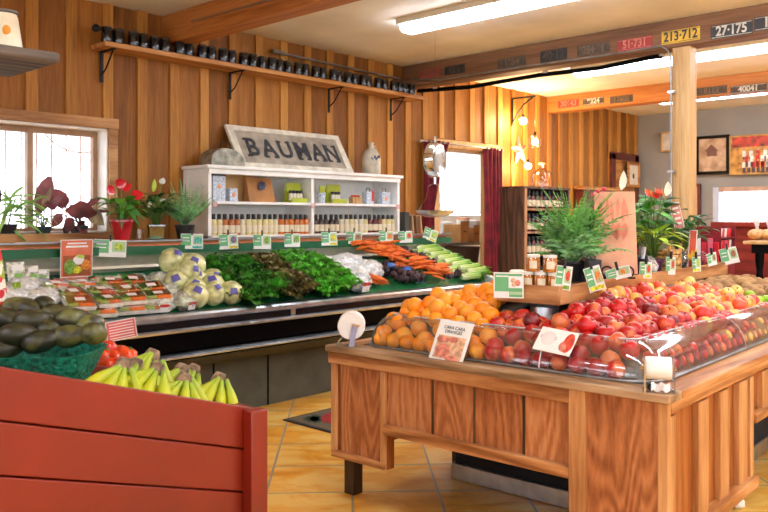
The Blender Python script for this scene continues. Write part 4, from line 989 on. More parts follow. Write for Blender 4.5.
m=MB(); m.add([(-.15,-.05,0),(.16,-.05,0),(.16,.05,0),(-.15,.05,0),(-.165,-.012,.235),(.12,-.012,.225),(.12,.012,.225),(-.165,.012,.235)],[(0,3,2,1),(4,5,6,7),(0,1,5,4),(1,2,6,5),(2,3,7,6),(3,0,4,7)]); m.build('bag_body',KRAFD,t,bevel=.004)
m=MB()
for k in range(8): m.leaf((-.01,-.04,.15),(math.cos(k*.785),-.25,math.sin(k*.785)),(0,-1,0),.05,.035,droop=0)
m.build('rosette',plain('navy_ribbon',(50,56,88),rough=.5),t)
LIME=plain('lime_card',(168,178,44),rough=.5,var=.05)
def crate(label,px,n,back):
    t=thing('jar_gift_crate',label,'jar crate',(sx(px),5.79,ZM),0,'lime green jar displays')
    MB().prism([(-.06,0),(.06,0),(.06,.05),(.045,.16),(.035,.16),(.045,.02),(-.045,.02),(-.06,.045)],-.1,.1,'X').build('display_tray',LIME,t,bevel=.002)
    for k in range(n):
        j=MB().lathe([(0,0),(.018,0),(.019,.05),(.015,.07)],n=12).build('jar',plain('jar_cream',(228,224,206),rough=.3),t); j.location=(-.072+.042*k+(.02 if n==3 else 0),-.01,.022)
        MB().lathe([(.0165,.066),(.0165,.095),(0,.095)],n=12).build('lid',CAPB,j)
    if back: MB().bx(-.09,.09,.03,.04,.1,.19).build('header_card',LIME,t)
crate('lime green display of small jars at the right of the upper left shelf',295,4,1)
crate('lime green display of small jars in the upper right bay',335,3,1)
t=thing('tin_bucket','small pale tin bucket with lime tag at the left of the upper right bay','bucket',(sx(320),5.78,ZM)); MB().lathe([(.0,0),(.032,0),(.045,.10),(.047,.102),(.043,.10),(.03,.005),(0,.005)],n=16).build('bucket_body',PBLUE,t)
MB().bx(-.02,.05,.0,.01,.06,.17).build('tag',LIME,t)
t=thing('red_topped_jars','pair of small kraft boxes with red tops in the upper right bay','box',(sx(354),5.78,ZM))
for k in range(3): j=MB().bx(-.065+.045*k,-.028+.045*k,-.03,.03,0,.07).build('kraft_box',KRAFT,t,bevel=.002); MB().ball((-.046+.045*k,0,.08),(.018,.018,.012),10,6).build('red_top',REDW,j)
for i,(px,w,lab) in enumerate([(368,.11,'pale patterned gift bag with red ribbon at the right of the upper bay'),(384,.13,'pale gift bag with peach emblem, rightmost on the upper shelf')]):
    t=boxthing('gift_bag',lab,'gift bag',(sx(px),5.8,ZM),(w,.07,.13),PBLUE); 
    if i==0: MB().bx(.02,.055,-.037,-.034,.03,.14).build('red_ribbon',REDW,t)
    else: MB().ball((0,-.035,.06),(.025,.004,.025),10,6).build('emblem',SUN,t)
    MB().tube([(-.03,0,.13),(-.02,0,.165),(.02,0,.165),(.03,0,.13)],.004,6).build('handle',CAPB,t)
# ================================================================ on top of the shelf unit
OLDW=plain('chipped_white_paint',(216,212,196),rough=.7,var=.05,scale=12,bump=.3); OLDP=plain('faded_sign_panel',(156,148,134),rough=.7,var=.08,scale=7); INK=plain('sign_black',(40,44,50),rough=.6,var=.3,scale=25)
lean=math.radians(-31)
t=thing('old_painted_sign','old weathered framed sign with black serif letters leaning above the white shelf','sign',(4.33,5.79,1.957))
t.rotation_euler=(lean,0,0)
w,h=1.43,.47
MB().bx(.05,w-.05,.006,.02,.05,h-.05).build('panel',OLDP,t)
for a in ((0,w,0,.055),(0,w,h-.055,h)): MB().bx(a[0],a[1],-.004,.026,a[2],a[3]).build('frame_rail',OLDW,t,bevel=.003)
for a in ((0,.075),(w-.075,w)): MB().bx(a[0],a[1],-.004,.026,.055,h-.055).build('frame_stile',OLDW,t,bevel=.003)
for i,(chx,c_) in enumerate(zip((.22,.42,.62,.835,1.04,1.23),'BAUMAN')):
    o=text(c_,.27,INK,'letter',t,(chx,.004,h/2-.005),(PI/2,0,0),.002,sx=.95,bold=.006)
    m=MB()
    for dz in (-.092,.092):
        for dx in ((-.055,.055) if c_ in 'AMNU' else (-.055,)):
            if c_ in 'A' and dz>0: continue
            if c_=='U' and dz<0: continue
            s_=MB().bx(dx-.026,dx+.026,-.002,.003,dz-.010,dz+.010).build('letter_serif',INK,t,smooth=False); s_.location=(chx,.003,h/2-.003)
# lids: keep lean within the wall
p=at(371,0,Y=5.86)
t=thing('stoneware_jug','grey stoneware jug with blue lettering on the right end of the white shelf','jug',(p.x,5.86,1.957))
STON=plain('stoneware',(190,182,162),rough=.35,var=.06,scale=10)
MB().lathe([(0,0),(.095,0),(.102,.01),(.104,.16),(.098,.20),(.07,.25),(.035,.285),(.026,.295),(.026,.325),(.033,.335),(.031,.345),(.02,.345),(.02,.33),(0,.33)],n=28).build('jug_body',STON,t)
m=MB()
for k,(a0,z0) in enumerate([(-2.35,.17),(-2.1,.185),(-1.9,.165),(-1.7,.185),(-1.5,.19)]):
    m.tube([(.1045*math.cos(a0+j*.05),.1045*math.sin(a0+j*.05),z0+.018*math.sin(j*1.6+k)) for j in range(5)],.005,5)
m.build('blue_lettering',plain('cobalt_blue',(60,72,110),rough=.4),t)
MB().tube([(.03,0,.30),(.06,0,.31),(.075,0,.28),(.072,0,.24)],.009,8).build('handle',STON,t)
p=at(222,0,Y=5.9)
t=thing('galvanized_scoop','scuffed grey galvanized half-round tin lying left of the old sign','tin',(p.x-.02,5.88,1.957))
GALV=plain('galvanized',(132,130,118),rough=.5,metal=.5,var=.15,scale=14)
m=MB(); pr=[(-.17,0)]+[(-.17*math.cos(PI*k/12)+.02*k/12,.05+.13*math.sin(PI*k/12)*(1-.3*k/12)) for k in range(13)]+[(.19,0)]
m.prism(pr,-.09,.09,'Y').build('tin_body',GALV,t,bevel=.004)
MB().tube([(-.02,0,.17),(.0,0,.215),(.05,0,.225),(.09,0,.20),(.1,0,.15)],.005,6).build('wire_handle',IRON,t)
# books and boards right of the shelf unit
MB_=None
for i,(px,w,h,d,c,lab,lean_) in enumerate([(402.5,.075,.235,.11,(58,62,56),'dark grey green standing book right of the white shelf',0),(410,.025,.20,.13,(176,140,96),'tan book leaning beside the dark grey book',-.12),(414,.02,.20,.13,(120,86,60),'brown book between the two tan books',-.14),(418.5,.025,.195,.13,(188,150,104),'tan book, rightmost of the leaning books',-.17)]):
    x=at(px,0,Y=5.72).x; t=thing('book',lab,'book',(x,5.74,1.331),0,'books right of the white shelf'); t.rotation_euler=(0,lean_,0)
    MB().bx(0,w,-d/2,d/2,0,h).build('cover',plain('book_cover_%d'%i,c,rough=.6),t,bevel=.004); MB().bx(.004,w-.004,-d/2+.004,d/2-.0,h-.002,h+.001).build('pages',LABC,t)
# ================================================================ black tins on the high shelf
TIN=plain('black_tin',(18,20,26),rough=.25,coat=.6)
tin=MB().lathe([(0,0),(.043,0),(.045,.004),(.045,.10),(.041,.11),(.043,.118),(.040,.125),(0,.125)],n=16).build('black_tin',TIN)
first=True; x=3.11; k=0; rr=random.Random(3)
seg=[(at(236,0,Y=5.95).x,'left of the second bracket'),(at(335,0,Y=5.95).x,'between the second and third brackets'),(9,'at the right end past the third bracket')]
while x<6.9:
    o=tin if first else dup(tin,(0,0,0)); first=False
    o.location=(x,5.90+rr.uniform(0,.03),2.8905); o.rotation_euler=(0,0,rr.uniform(0,6)); k+=1
    s_=[b for a,b in seg if x<a][0]; tag(o,'small black tin on the high plank shelf, '+s_,'tin','black tins '+s_)
    x+=.098 if k%2 else .098+rr.uniform(.0,.05)
t=thing('wall_pipe','long grey conduit pipe running on the wall above the black tins','pipe',(at(280,0,Y=6.03).x,6.03,3.03))
p0=at(281,53,Y=6.03); p1=at(400,79,Y=6.03); MB().tube([p0,p1],.011,8).build('pipe',STEELD,t,world=True); MB().tube([p0-Vector((.11,0,-.004)),p0+Vector((.05,0,0))],.022,10).build('pipe_end',STEELD,t,world=True)
t=thing('wall_rod','short dark rod with a black knob sticking out above the end of the plank shelf','rod',(at(97,0,Y=5.8).x,5.8,3.0))
p0=at(96,28,Y=5.82); p1=at(112,31,Y=6.06); MB().tube([p0,p1],.014,8).build('rod',IRON,t,world=True); MB().ball(p0,.032,12,8).build('knob',IRON,t,world=True)
# ================================================================ plates, conduits on the beams
def plate(label,x,y,z,w,h,bg,fg,txt,size=None,name='licence_plate',sub=None):
    t=thing(name,label,'licence plate',(x,y,z),-PI/2,'old licence plates on the beams')
    MB().bx(-w/2,w/2,-.004,.0,-h/2,h/2).build('plate_body',bg,t,bevel=.003)
    e=.008; m=MB().bx(-w/2+e,w/2-e,-.0055,-.004,h/2-e-.004,h/2-e).bx(-w/2+e,w/2-e,-.0055,-.004,-h/2+e,-h/2+e+.004); m.build('rim',fg,t,smooth=False)
    text(txt,size or h*.98,fg,'number',t,(-.0 if not sub else -.035,-.006,0),(PI/2,0,0),.001,sx=.82 if len(txt)>5 else .95,bold=.003)
    if sub:
        for i,s_ in enumerate(sub): text(s_,h*.28,fg,'small_lettering',t,(w/2-.045,-.006,h*.16-h*.34*i),(PI/2,0,0),.001,sx=.8)
PYEL=plain('plate_yellow',(222,178,40),rough=.4,var=.08); PBLK=plain('plate_black',(34,36,40),rough=.4); PWHT=plain('plate_white',(208,204,190),rough=.5); PRED=plain('plate_red',(158,44,40),rough=.5); PGRY=plain('plate_dull',(70,60,50),rough=.6,var=.15,scale=20); PFNT=plain('plate_faint',(112,90,70),rough=.6); PPNK=plain('plate_pink_letters',(206,120,104),rough=.5)
def bp(px,py,X): p=at(px,py,X=X); return p.y,p.z
for px,py,w,h,bg,fg,tx,lab,sub in [(680,35.5,.34,.115,PYEL,PBLK,'213·712','yellow licence plate reading 213·712 on the near beam',('VISIT','1937')),(731,29.5,.34,.115,PBLK,PWHT,'27·175','black licence plate reading 27·175 right of the yellow one',('OR','1933')),(775,21,.33,.115,PBLK,PWHT,'17·1','black licence plate cut by the right picture edge on the near beam',None),
  (634,43.5,.34,.105,PRED,PPNK,'51·731','faded red licence plate left of the yellow one',None),(593,49,.34,.105,PGRY,PFNT,'284·91','dull brown licence plate in the middle of the near beam',None),(553,55,.30,.115,PBLK,PGRY,'40·12','dark grey licence plate right of the beam middle on the conduit side',None),(511,62,.34,.10,PGRY,PFNT,'1954','faint tarnished licence plate left of the dark grey one',None),(454,69.5,.28,.10,PBLK,PGRY,'62·1','small dark licence plate, second from the wall end of the near beam',None),(429,73,.26,.09,PRED,PFNT,'30·43','faded reddish licence plate nearest the board wall on the near beam',None)]:
    y,z=bp(px,py,6.84)
    if sub is not None: sub=None
    plate(lab,6.852,y,z,w,h,bg,fg,tx)
for px,py,w,h,bg,fg,tx,lab in [(568,103.5,.33,.11,PRED,PPNK,'30643','red licence plate reading 30643 on the far beam'),(593,101,.32,.10,PGRY,PWHT,'9324','dull dark licence plate right of the red one on the far beam'),(621,99,.33,.10,PGRY,PFNT,'17602','brown licence plate left of the column on the far beam'),(711,90.5,.38,.10,PGRY,PFNT,'8112','dark licence plate just right of the column on the far beam'),(748,88.5,.42,.10,PGRY,PWHT,'40041','grey licence plate reading 40041 at the right of the far beam')]:
    y,z=bp(px,py,9.99); plate(lab,10.002,y,z,w,h,bg,fg,tx)
t=thing('conduit','silver conduit running along the near beam and down the wooden column','conduit',(6.83,6.0,3.05))
pts=[at(410,79,X=6.825)+Vector((0,0,0)),at(440,80,X=6.825),at(520,67,X=6.825),at(600,56,X=6.825),at(652,47.5,X=6.825),at(661,46,X=6.825),at(667,49,X=6.825),at(670.5,56,X=6.825),at(671,70,X=6.825)]
b_=pts[-1]; pts+= [Vector((b_.x,b_.y,z)) for z in (2.4,1.8,1.3)]
MB().tube(pts,.009,10).build('pipe',STEELD,t,world=True)
for z in (2.6,1.9): MB().bx(6.815,6.862,b_.y-.03,b_.y+.03,z,z+.02).build('clamp',STEEL,t,world=True)
t=thing('black_cable','thick black cable sagging under the near beam to the column','cable',(6.8,5.9,2.98))
MB().tube([at(418,91,X=6.9),at(470,87,X=6.9),at(540,75,X=6.9),at(600,68,X=6.9),at(648,58,X=6.9),at(662,56,X=6.9)],.022,8).build('cable',BLACKM,t,world=True)
for px,py in ((435,88),(545,72),(662,55)): p=at(px,py,X=6.88); MB().lathe([(.026,-.01),(.03,0),(.026,.01)],p,10).build('clip',STEEL,t,world=True)
t=thing('beam_conduit','thin conduit along the nearest big beam at the top left','conduit',(3.55,5.9,3.08))
MB().tube([at(192,21.5,X=3.545),at(270,0,X=3.545),at(330,-18,X=3.545)],.012,8).build('pipe',BEAMD,t,world=True)
# ================================================================ curtains and rod
CURT=plain('burgundy_cloth',(112,20,38),rough=.75,var=.12,scale=6)
t=thing('curtain_rod','thin metal curtain rod over the doorway to the back room','curtain rod',(7.05,6.0,2.40))
MB().tube([(7.06,6.0,2.405),(8.72,6.0,2.395)],.011,8).build('rod',STEELD,t,world=True)
for x in (7.06,8.72): MB().ball((x,6.0,2.40),.022,8,6).build('finial',STEELD,t,world=True); 
for x in (7.2,8.6): MB().bx(x-.01,x+.01,6.0,6.078,2.38,2.41).build('bracket',STEELD,t,world=True)
def curtain(label,fx0,fx1,z0,z1,folds,seed):
    m=MB(); 
    def f(u,v):
        z=z0+(z1-z0)*v; a=fx0(v); b=fx1(v); x=a+(b-a)*u
        return (x,6.0+.035*math.sin(u*folds*2*PI+seed)*(1-.2*v)+.01*math.sin(7*v+u*9),z)
    m.grid(f,60,14); o=m.build('curtain',CURT,ang=180); e=o.modifiers.new('t','SOLIDIFY'); e.thickness=.004
    o.location=(0,0,0); tag(o,label,'curtain','burgundy doorway curtains')
curtain('burgundy curtain gathered to the left of the doorway behind the hanging scale',lambda v:7.12+.02*v,lambda v:7.27+.32*max(0,(v-.40)/.6)**1.2,1.0,2.42,5,0)
curtain('straight burgundy curtain hanging at the right of the doorway',lambda v:8.38-.05*v,lambda v:8.72+.03*(1-v),.35,2.41,5,1)
# ================================================================ hanging scale
sp=at(435,160,D=7.0)
t=thing('hanging_scale','round steel hanging scale with wire hanger and shallow pan','hanging scale',(sp.x,sp.y,1.53))
rz=math.radians(279+90-180)  # dial normal
M=Matrix.Translation((0,0,sp.z-1.53))@Matrix.Rotation(math.radians(14),4,'Z')@Matrix.Rotation(PI/2,4,'X')
MB().lathe([(0,-.05),(.135,-.05),(.155,-.035),(.155,.03),(.148,.045),(.12,.05),(0,.05)],n=32,M=M).build('dial_case',CHROME,t)
MB().lathe([(.12,.051),(.1,.056),(0,.056)],n=32,M=M).build('dial_face',plain('dial_silver',(214,206,190),rough=.15,metal=.7,var=.15,scale=10),t)
MB().tube([(0,0,sp.z-1.53+.155),(0,0,sp.z-1.53+.21)],.012,8).build('hook',CHROME,t)
MB().tube([(0,0,sp.z-1.53+.20),(0,0,H-1.53)],.0008,5).build('hanging_wire',IRON,t)
m=MB()
MB().tube([(0,0,.33),(0,0,.27)],.01,8).build('spindle',CHROME,t)
for a in (0.3,.3+2*PI/3,.3+4*PI/3): MB().tube([(0,0,.28),(.06*math.cos(a),.06*math.sin(a),.25),(.075*math.cos(a),.075*math.sin(a),.15),(.15*math.cos(a),.15*math.sin(a),.03)],.003,6).build('pan_wire',CHROME,t)
MB().lathe([(0,-.025),(.09,-.02),(.15,.01),(.168,.035),(.172,.036),(.15,.006),(.09,-.017),(0,-.02)],n=32).build('pan',STEEL,t)
# ================================================================ back room goods
t=thing('back_room_table','table in the back room stacked with cartons behind the doorway','table',(8.3,6.55,0))
MB().bx(8.0,10.6,6.7,7.4,1.12,1.16).build('table_top',STEELD,t,world=True)
for x,y in ((8.05,6.75),(10.5,6.75),(8.05,7.35),(10.5,7.35)): MB().bx(x,x+.04,y,y+.04,0,1.12).build('leg',STEELD,t,world=True)
for px,py,w,h,y,c,lab in [(456,241,.27,.25,6.9,(206,156,96),'open tan carton seen through the doorway'),(470,247,.20,.20,6.86,(186,132,80),'brown carton with a dark slot right of the open one')]:
    p=at(px,py,Y=y); b=thing('cardboard_box',lab,'carton',(p.x,y,1.162),.2,'cartons in the back room')
    MB().bx(-w/2,w/2,-w/2,w/2,0,h).build('box_body',plain('carton_%d'%c[0],c,rough=.7,var=.04),b,bevel=.003); MB().bx(-w/2,w/2,-w/2-.002,-w/2,h*.96,h*1.18).build('flap',KRAFT,b)
    MB().bx(-.04,.04,-w/2-.003,-w/2-.0005,h*.55,h*.63).build('hand_hole',LEGW,b)
rr=random.Random(8)
for i,(px,y,w,h,c,lab) in enumerate([(447,7.3,.18,.28,(206,212,220),'pale tub at the left on the back room table'),(463,7.3,.2,.34,(232,228,222),'white tub with orange lid on the back room table'),(472,7.32,.26,.3,(214,216,216),'large white plastic bundle on the back room table'),(482,7.3,.16,.3,(236,236,230),'white jug at the right on the back room table')]):
    p=at(px,0,Y=y); b=thing('storage_tub',lab,'tub',(p.x,y,1.162)); MB().lathe([(0,0),(w*.42,0),(w*.5,h*.9),(w*.46,h)],n=18).build('tub_body',plain('tub_%d'%i,c,rough=.4,var=.04),b); MB().lathe([(w*.51,h*.93),(w*.51,h),(0,h+.01)],n=18).build('lid',SUN if i==1 else WHITEP,b)
t=thing('dark_wicker_basket','dark wicker basket on the floor stand inside the doorway','basket',(8.45,6.42,.0)); p=at(468,254,Y=6.5)
t.location=(p.x,6.62,0); MB().lathe([(.10,0),(.10,.78),(.22,.82),(.26,1.10),(.27,1.11),(.24,1.10),(.2,.85),(0,.84)],n=24).build('basket_body',plain('dark_wicker',(58,42,36),rough=.8,bump=1,bscale=60),t)
# ================================================================ dark bottle cabinet at the wall
t=thing('dark_bookcase','dark stained open bookcase full of bottles beside the doorway','bookcase',(8.62,5.62,0))
CX0,CX1,CY0,CY1,CZ=8.62,9.75,5.60,6.07,1.88
MB().bx(CX0,CX0+.03,CY0,CY1,0,CZ).build('side_panel',DARKW,t,world=True,bevel=.003); MB().bx(CX1-.03,CX1,CY0,CY1,0,CZ).build('side_panel',DARKW,t,world=True)
MB().bx(CX0-.01,CX1+.01,CY0-.01,CY1,CZ,CZ+.03).build('top_board',DARKW,t,world=True,bevel=.003); MB().bx(CX0,CX1,CY1-.01,CY1,0,CZ).build('back_board',BLACKM,t,world=True)
FR_=wood('cabinet_face',(112,74,44),(156,110,70),(186,140,96),grain='Z',rings=5,var=.05,stretch=.08)
MB().bx(CX0-.003,CX0+.055,CY0-.015,CY0,0,CZ).build('face_stile',FR_,t,world=True)
for i,z in enumerate((.6,1.0,1.3,1.6)):
    MB().bx(CX0+.03,CX1-.03,CY0,CY1,z,z+.025).build('shelf_board',FR_,t,world=True)
    for j in range(10):
        ch='dr'[(i+j)%2]; b=dup(BP[ch],(CX0+.10+.10*j,CY0+.06,z+.0255)); b.scale=(1.25,)*3; tag(b,f'bottle on the '+('lowest','low','middle','upper')[i]+' shelf of the dark bookcase','bottle','bottles in the dark bookcase, '+('lowest','low','middle','upper')[i])
# demijohn
t=thing('glass_demijohn','large clear glass demijohn on top of the dark bookcase','demijohn',(at(542,0,Y=5.8).x,5.8,CZ+.03))
AMB=clear('warm_glass',c=(255,246,230),gloss=.10,rough=.05)
MB().lathe([(0,0),(.12,0),(.14,.02),(.145,.14),(.13,.20),(.06,.25),(.035,.27),(.033,.31),(.045,.315),(.045,.33),(.03,.33)],n=28).build('glass_body',AMB,t)
MB().lathe([(.046,.315),(.05,.325),(.046,.338),(0,.34)],n=18).build('stopper',KRAFT,t)
# wall lamps with warm bulbs
BULB=emit('warm_bulb',(255,214,160),420)
t=thing('wall_lamp_bracket','black iron wall bracket with three hanging warm globe bulbs over the dark bookcase','wall lamp',(9.12,6.07,2.9))
bx_=at(513,0,Y=6.06).x
zt=3.12
MB().bx(bx_-.012,bx_+.012,6.06,6.078,2.75,zt).build('wall_plate',IRON,t,world=True)
MB().tube([(bx_,6.06,zt),(bx_+.02,5.72,zt)],.012,8).build('arm',IRON,t,world=True)
MB().tube([(bx_,6.06,2.8),(bx_+.005,6.0,2.9),(bx_+.01,5.9,3.02),(bx_+.02,5.76,zt-.01)],.012,8).build('brace',IRON,t,world=True)
for px,py,r,bulb,y in [(523,121,.045,1,5.88),(535,142,.095,0,5.72),(528,166,.04,1,5.84)]:
    p=at(px,py,Y=y); 
    s_=MB().tube([p+Vector((0,0,r*.9)),p+Vector((0,0,r*.9+.05))],.018,8).build('socket',IRON,t,world=True)
    MB().tube([p+Vector((0,0,r)),(p.x,p.y,zt-.005)],.003,5).build('cord',IRON,t,world=True)
    if bulb: MB().ball(p,r,14,10).build('bulb',BULB,t,world=True)
    else:
        MB().ball(p,r,18,12).build('glass_globe',AMB,t,world=True); MB().ball(p,.035,12,8).build('bulb',BULB,t,world=True)
# barn star
t=thing('metal_barn_star','faceted red and white metal barn star on the wall under the lamp','star',tuple(at(520,151,Y=6.03)))
vs=[(0,-.05,0)];
for k in range(10):
    a=PI/2+k*PI/5+.15; r=.21 if k%2==0 else .085; vs.append((r*math.cos(a),0.01,r*math.sin(a)))
m=MB(); m.add(vs,[(0,1+k,1+(k+1)%10) for k in range(10)],[k%2 for k in range(10)]); m.add([(a,.015,c) for a,b,c in vs[1:]],[tuple(range(10))]); m.build('star_body',[plain('star_red',(190,50,40),rough=.4),plain('star_white',(226,216,200),rough=.4)],t,smooth=False)
# far wall: panelled brown door, pictures
dd=bpy.data.objects.new('door_2',None); C.objects.link(dd); dd.location=(11.9,6.07,0); tag(dd,'dark brown framed plank door at the far end of the board wall','door',kind='structure')
for a in ((11.85,11.98,0,2.55),(12.68,12.82,0,2.55),(11.85,12.82,2.45,2.57)): MB().bx(a[0],a[1],6.03,6.078,a[2],a[3]).build('door_frame',REDBR,dd,world=True,bevel=.004)
MB().bx(11.98,12.68,6.05,6.075,0,2.45).build('door_panel',SHELFW,dd,world=True)
def picture(name,label,loc,rz,w,h,fm,mat,fw=.04,extra=None):
    t=thing(name,label,'picture',loc,rz)
    MB().bx(-w/2,w/2,-.02,0,-h/2,h/2).build('backing',BLACKM,t)
    for a in ((-w/2,w/2,-h/2,-h/2+fw),(-w/2,w/2,h/2-fw,h/2),(-w/2,-w/2+fw,-h/2+fw,h/2-fw),(w/2-fw,w/2,-h/2+fw,h/2-fw)): MB().bx(a[0],a[1],-.04,-.0,a[2],a[3]).build('frame_side',fm,t,bevel=.003)
    c=MB().bx(-w/2+fw,w/2-fw,-.024,-.02,-h/2+fw,h/2-fw).build('print',mat,t,smooth=False)
    if extra: extra(t,w,h,c)
    return t
def printmat(name,stops,scale=6):
    m,nt,out=newmat(name); b=N(nt,'ShaderNodeBsdfPrincipled'); b.inputs['Roughness'].default_value=.5; tc=N(nt,'ShaderNodeTexCoord'); n=N(nt,'ShaderNodeTexNoise'); n.inputs['Scale'].default_value=scale; n.inputs['Detail'].default_value=6; L(nt,tc.outputs['Object'],n.inputs['Vector'])
    L(nt,ramp(nt,n.outputs[0],stops),b.inputs['Base Color']); L(nt,b.outputs[0],out.inputs[0]); return m
BR=plain('brown_ink',(120,84,70),rough=.6)
def house(t,w,h,c):
    m=MB(); m.prism([(-.13,.06),(-.02,.17),(.10,.06)],-.026,-.0245,'Y'); m.bx(-.09,.07,-.026,-.0245,-.02,.06); m.build('printed_barn',BR,c,smooth=False)
picture('framed_photograph','black framed sepia picture of a gabled barn on the grey wall','picture' and tuple(at(713,155,X=12.86)),-PI/2,.53,.62,BLACK,printmat('sepia_print',[(.3,(140,110,84)),(.5,(196,160,124)),(.7,(222,196,168))]),.05,house)
def crowd(t,w,h,c):
    m=MB(); rr=random.Random(4)
    for r_,z,n_ in ((0,-.14,9),(1,-.05,8),(2,.03,6)):
        for k in range(n_):
            x=-.22+.62*(k+.5*(r_%2))/n_-.05; mt=rr.choice([0,1,1,0]); m.bx(x-.026,x+.026,-.029-.001*r_,-.0245,z-.06,z+.03,mt); m.ball((x,-.028,z+.05),(.018,.004,.021),8,6,2); m.bx(x-.02,x-.003,-.029,-.0245,z-.14,z-.06,3); m.bx(x+.003,x+.02,-.029,-.0245,z-.14,z-.06,3)
    m.build('printed_figures',[plain('print_red',(196,44,34)),plain('print_white',(232,228,216)),plain('print_skin',(206,150,110)),plain('print_navy',(50,50,70))],c,smooth=False)
    m=MB(); m.bx(-w/2+.04,w/2-.02,-.026,-.0245,.12,h/2-.03); m.build('printed_roof',plain('print_barn_red',(150,50,34),var=.25,scale=10),c,smooth=False)
picture('group_photograph','frameless autumn picture of a group of people in red and white on the grey wall',tuple(at(763,154,X=12.86)),-PI/2,.98,.62,plain('tan_edge',(186,150,92)),printmat('autumn_print',[(.3,(120,80,40)),(.5,(196,140,60)),(.7,(226,176,90))],9),.015,crowd)
picture('framed_print','tall brown framed print half hidden behind the wooden column',tuple(at(690,203,X=12.86)),-PI/2,.36,.62,REDBR,printmat('pale_print',[(.3,(220,206,176)),(.7,(240,232,212))]),.05)
picture('framed_print','small wood framed picture high on the grey wall left of the column',tuple(at(668,142,X=12.86)),-PI/2,.22,.33,POSTW,plain('pale_paper',(206,200,186)),.03)
def bird(t,w,h,c): MB().ball((0,-.026,-.02),(.035,.002,.045),10,6).build('printed_bird',plain('ink_dark',(60,60,50)),c)
picture('framed_print','small wood framed sketch hanging in front of the brown plank door',tuple(at(632,175,Y=5.98)),0,.44,.42,SHELFW,MATS['pale_print'],.05,bird)
t=thing('low_cupboard','dark red cupboard with wooden top by the far end of the board wall','cupboard',(11,5.7,0))
MB().bx(10.75,11.8,5.93,6.07,0,1.93).build('cupboard_body',REDBR,t,world=True,bevel=.005); MB().bx(10.7,11.83,5.9,6.07,1.93,1.98).build('cupboard_top',SHELFW,t,world=True,bevel=.004)
# ================================================================ far right: red counter and black-legged table
DRED=wood('dark_red_boards',(84,18,16),(116,32,26),(138,46,36),grain='Y',rings=4,var=.08,stretch=.08,rough=.5)
t=thing('red_counter','dark red plank counter with a brighter red ledge before the far window','counter',(9.4,1.2,0))
MB().bx(9.4,9.9,.8,3.48,0,1.40).build('counter_body',DRED,t,world=True,bevel=.006); MB().bx(9.34,9.95,.75,3.52,1.40,1.455).build('counter_ledge',REDPAINT,t,world=True,bevel=.006)
t=thing('black_legged_table','tall table with wooden top, black apron and turned black legs by the red counter','table',(8.3,1.9,0))
MB().bx(7.75,8.6,1.0,2.62,1.255,1.285).build('table_top',POSTW,t,world=True,bevel=.005); MB().bx(7.8,8.55,1.05,2.56,1.17,1.255).build('apron',BLACK,t,world=True)
for x,y in ((7.84,2.50),(8.5,2.50),(7.84,1.1),(8.5,1.1)): MB().lathe([(.03,0),(.03,.1),(.02,.14),(.034,.5),(.022,.8),(.036,.86),(.024,.9),(.036,.94),(.026,1.0),(.04,1.1),(.04,1.17)],(x,y,0),14).build('leg',BLACK,t,world=True)
BREAD=plain('bread_crust',(196,150,100),rough=.6,var=.15,scale=20)
for i,(px,lab) in enumerate([(757,'loaf in a clear bag with a twisted white top on the tall table'),(769,'second bagged loaf cut by the right picture edge on the tall table')]):
    p=at(px,236,X=8.1); b=thing('bagged_loaf',lab,'bread',(p.x,p.y,1.286),.4); MB().ball((0,0,.055),(.12,.085,.055),16,10).build('loaf',BREAD,b); MB().lathe([(.02,.10),(.012,.125),(.03,.18),(.045,.215)],n=12,wob=lambda a,i:1+.25*math.cos(5*a)).build('bag_twist',FILM2,b)
# ================================================================ mat on the floor
t=thing('floor_mat','grey brown floor mat with a red strawberry motif between the case and the island','mat',(3.79,3.62,0))
MATG=plain('mat_taupe',(112,100,80),rough=.95,bump=.6,bscale=300,var=.05)
MB().bx(3.79,5.4,3.62,4.56,.001,.008).build('mat_edge',plain('mat_edge_dark',(52,48,42),rough=.9),t,world=True)
MB().bx(3.815,5.375,3.645,4.535,.008,.011).build('mat_pile',MATG,t,world=True)
for i,x in enumerate((4.10,4.78)):
    m=MB(); M=Matrix.Translation((x,4.30,.0112)); m.lathe([(0,0),(.16,0),(.16,.001),(0,.001)],n=24,M=M@Matrix.Rotation(.6,4,'Z'),rx=1.15,ry=.75); o=m.build('berry_motif',plain('motif_red',(160,40,40),rough=.9),t,world=True)
    m=MB()
    for k in range(6): m.leaf((x-.12,4.37,.0125),(math.cos(k*.5+1.2),math.sin(k*.5+1.2),0),(0,0,1),.13,.07,droop=0,fold=0)
    m.build('leaf_motif',plain('motif_green',(50,64,50),rough=.9),t,world=True,smooth=False)
# ================================================================ foreground hanging shelf with pot
t=thing('grey_shelf','weathered grey plank shelf jutting in at the top left, near the camera','shelf',(.3,3.2,2.09))
cx=at(61,58,Z=2.11); 
MB().bx(-.5,cx.x,cx.y,cx.y+.46,2.09,2.13).build('plank',GREYW,t,world=True,bevel=.012)
for y in (cx.y+.06,cx.y+.40): MB().bx(.1,.16,y-.02,y+.02,0,3.0).build('post',GREYW,t,world=True); 
for y in (cx.y+.06,cx.y+.40): MB().bx(-.5,-.44,y-.02,y+.02,0,3.0).build('post',GREYW,t,world=True)
p=at(4,40,Y=cx.y+.16)
t=thing('cream_enamel_jar','cream enamel jar with metal rim and orange mark on the grey shelf','jar',(p.x,cx.y+.16,2.1305))
MB().lathe([(0,0),(.065,0),(.068,.01),(.05,.13),(.045,.145)],n=24).build('jar_body',plain('cream_enamel',(240,228,200),rough=.3),t)
MB().lathe([(.046,.145),(.051,.15),(.049,.158),(.0,.158)],n=24).build('rim',STEELD,t)
MB().ball((-.012,-.056,.075),(.016,.006,.02),10,6).build('painted_mark',plain('orange_mark',(230,150,40)),t)
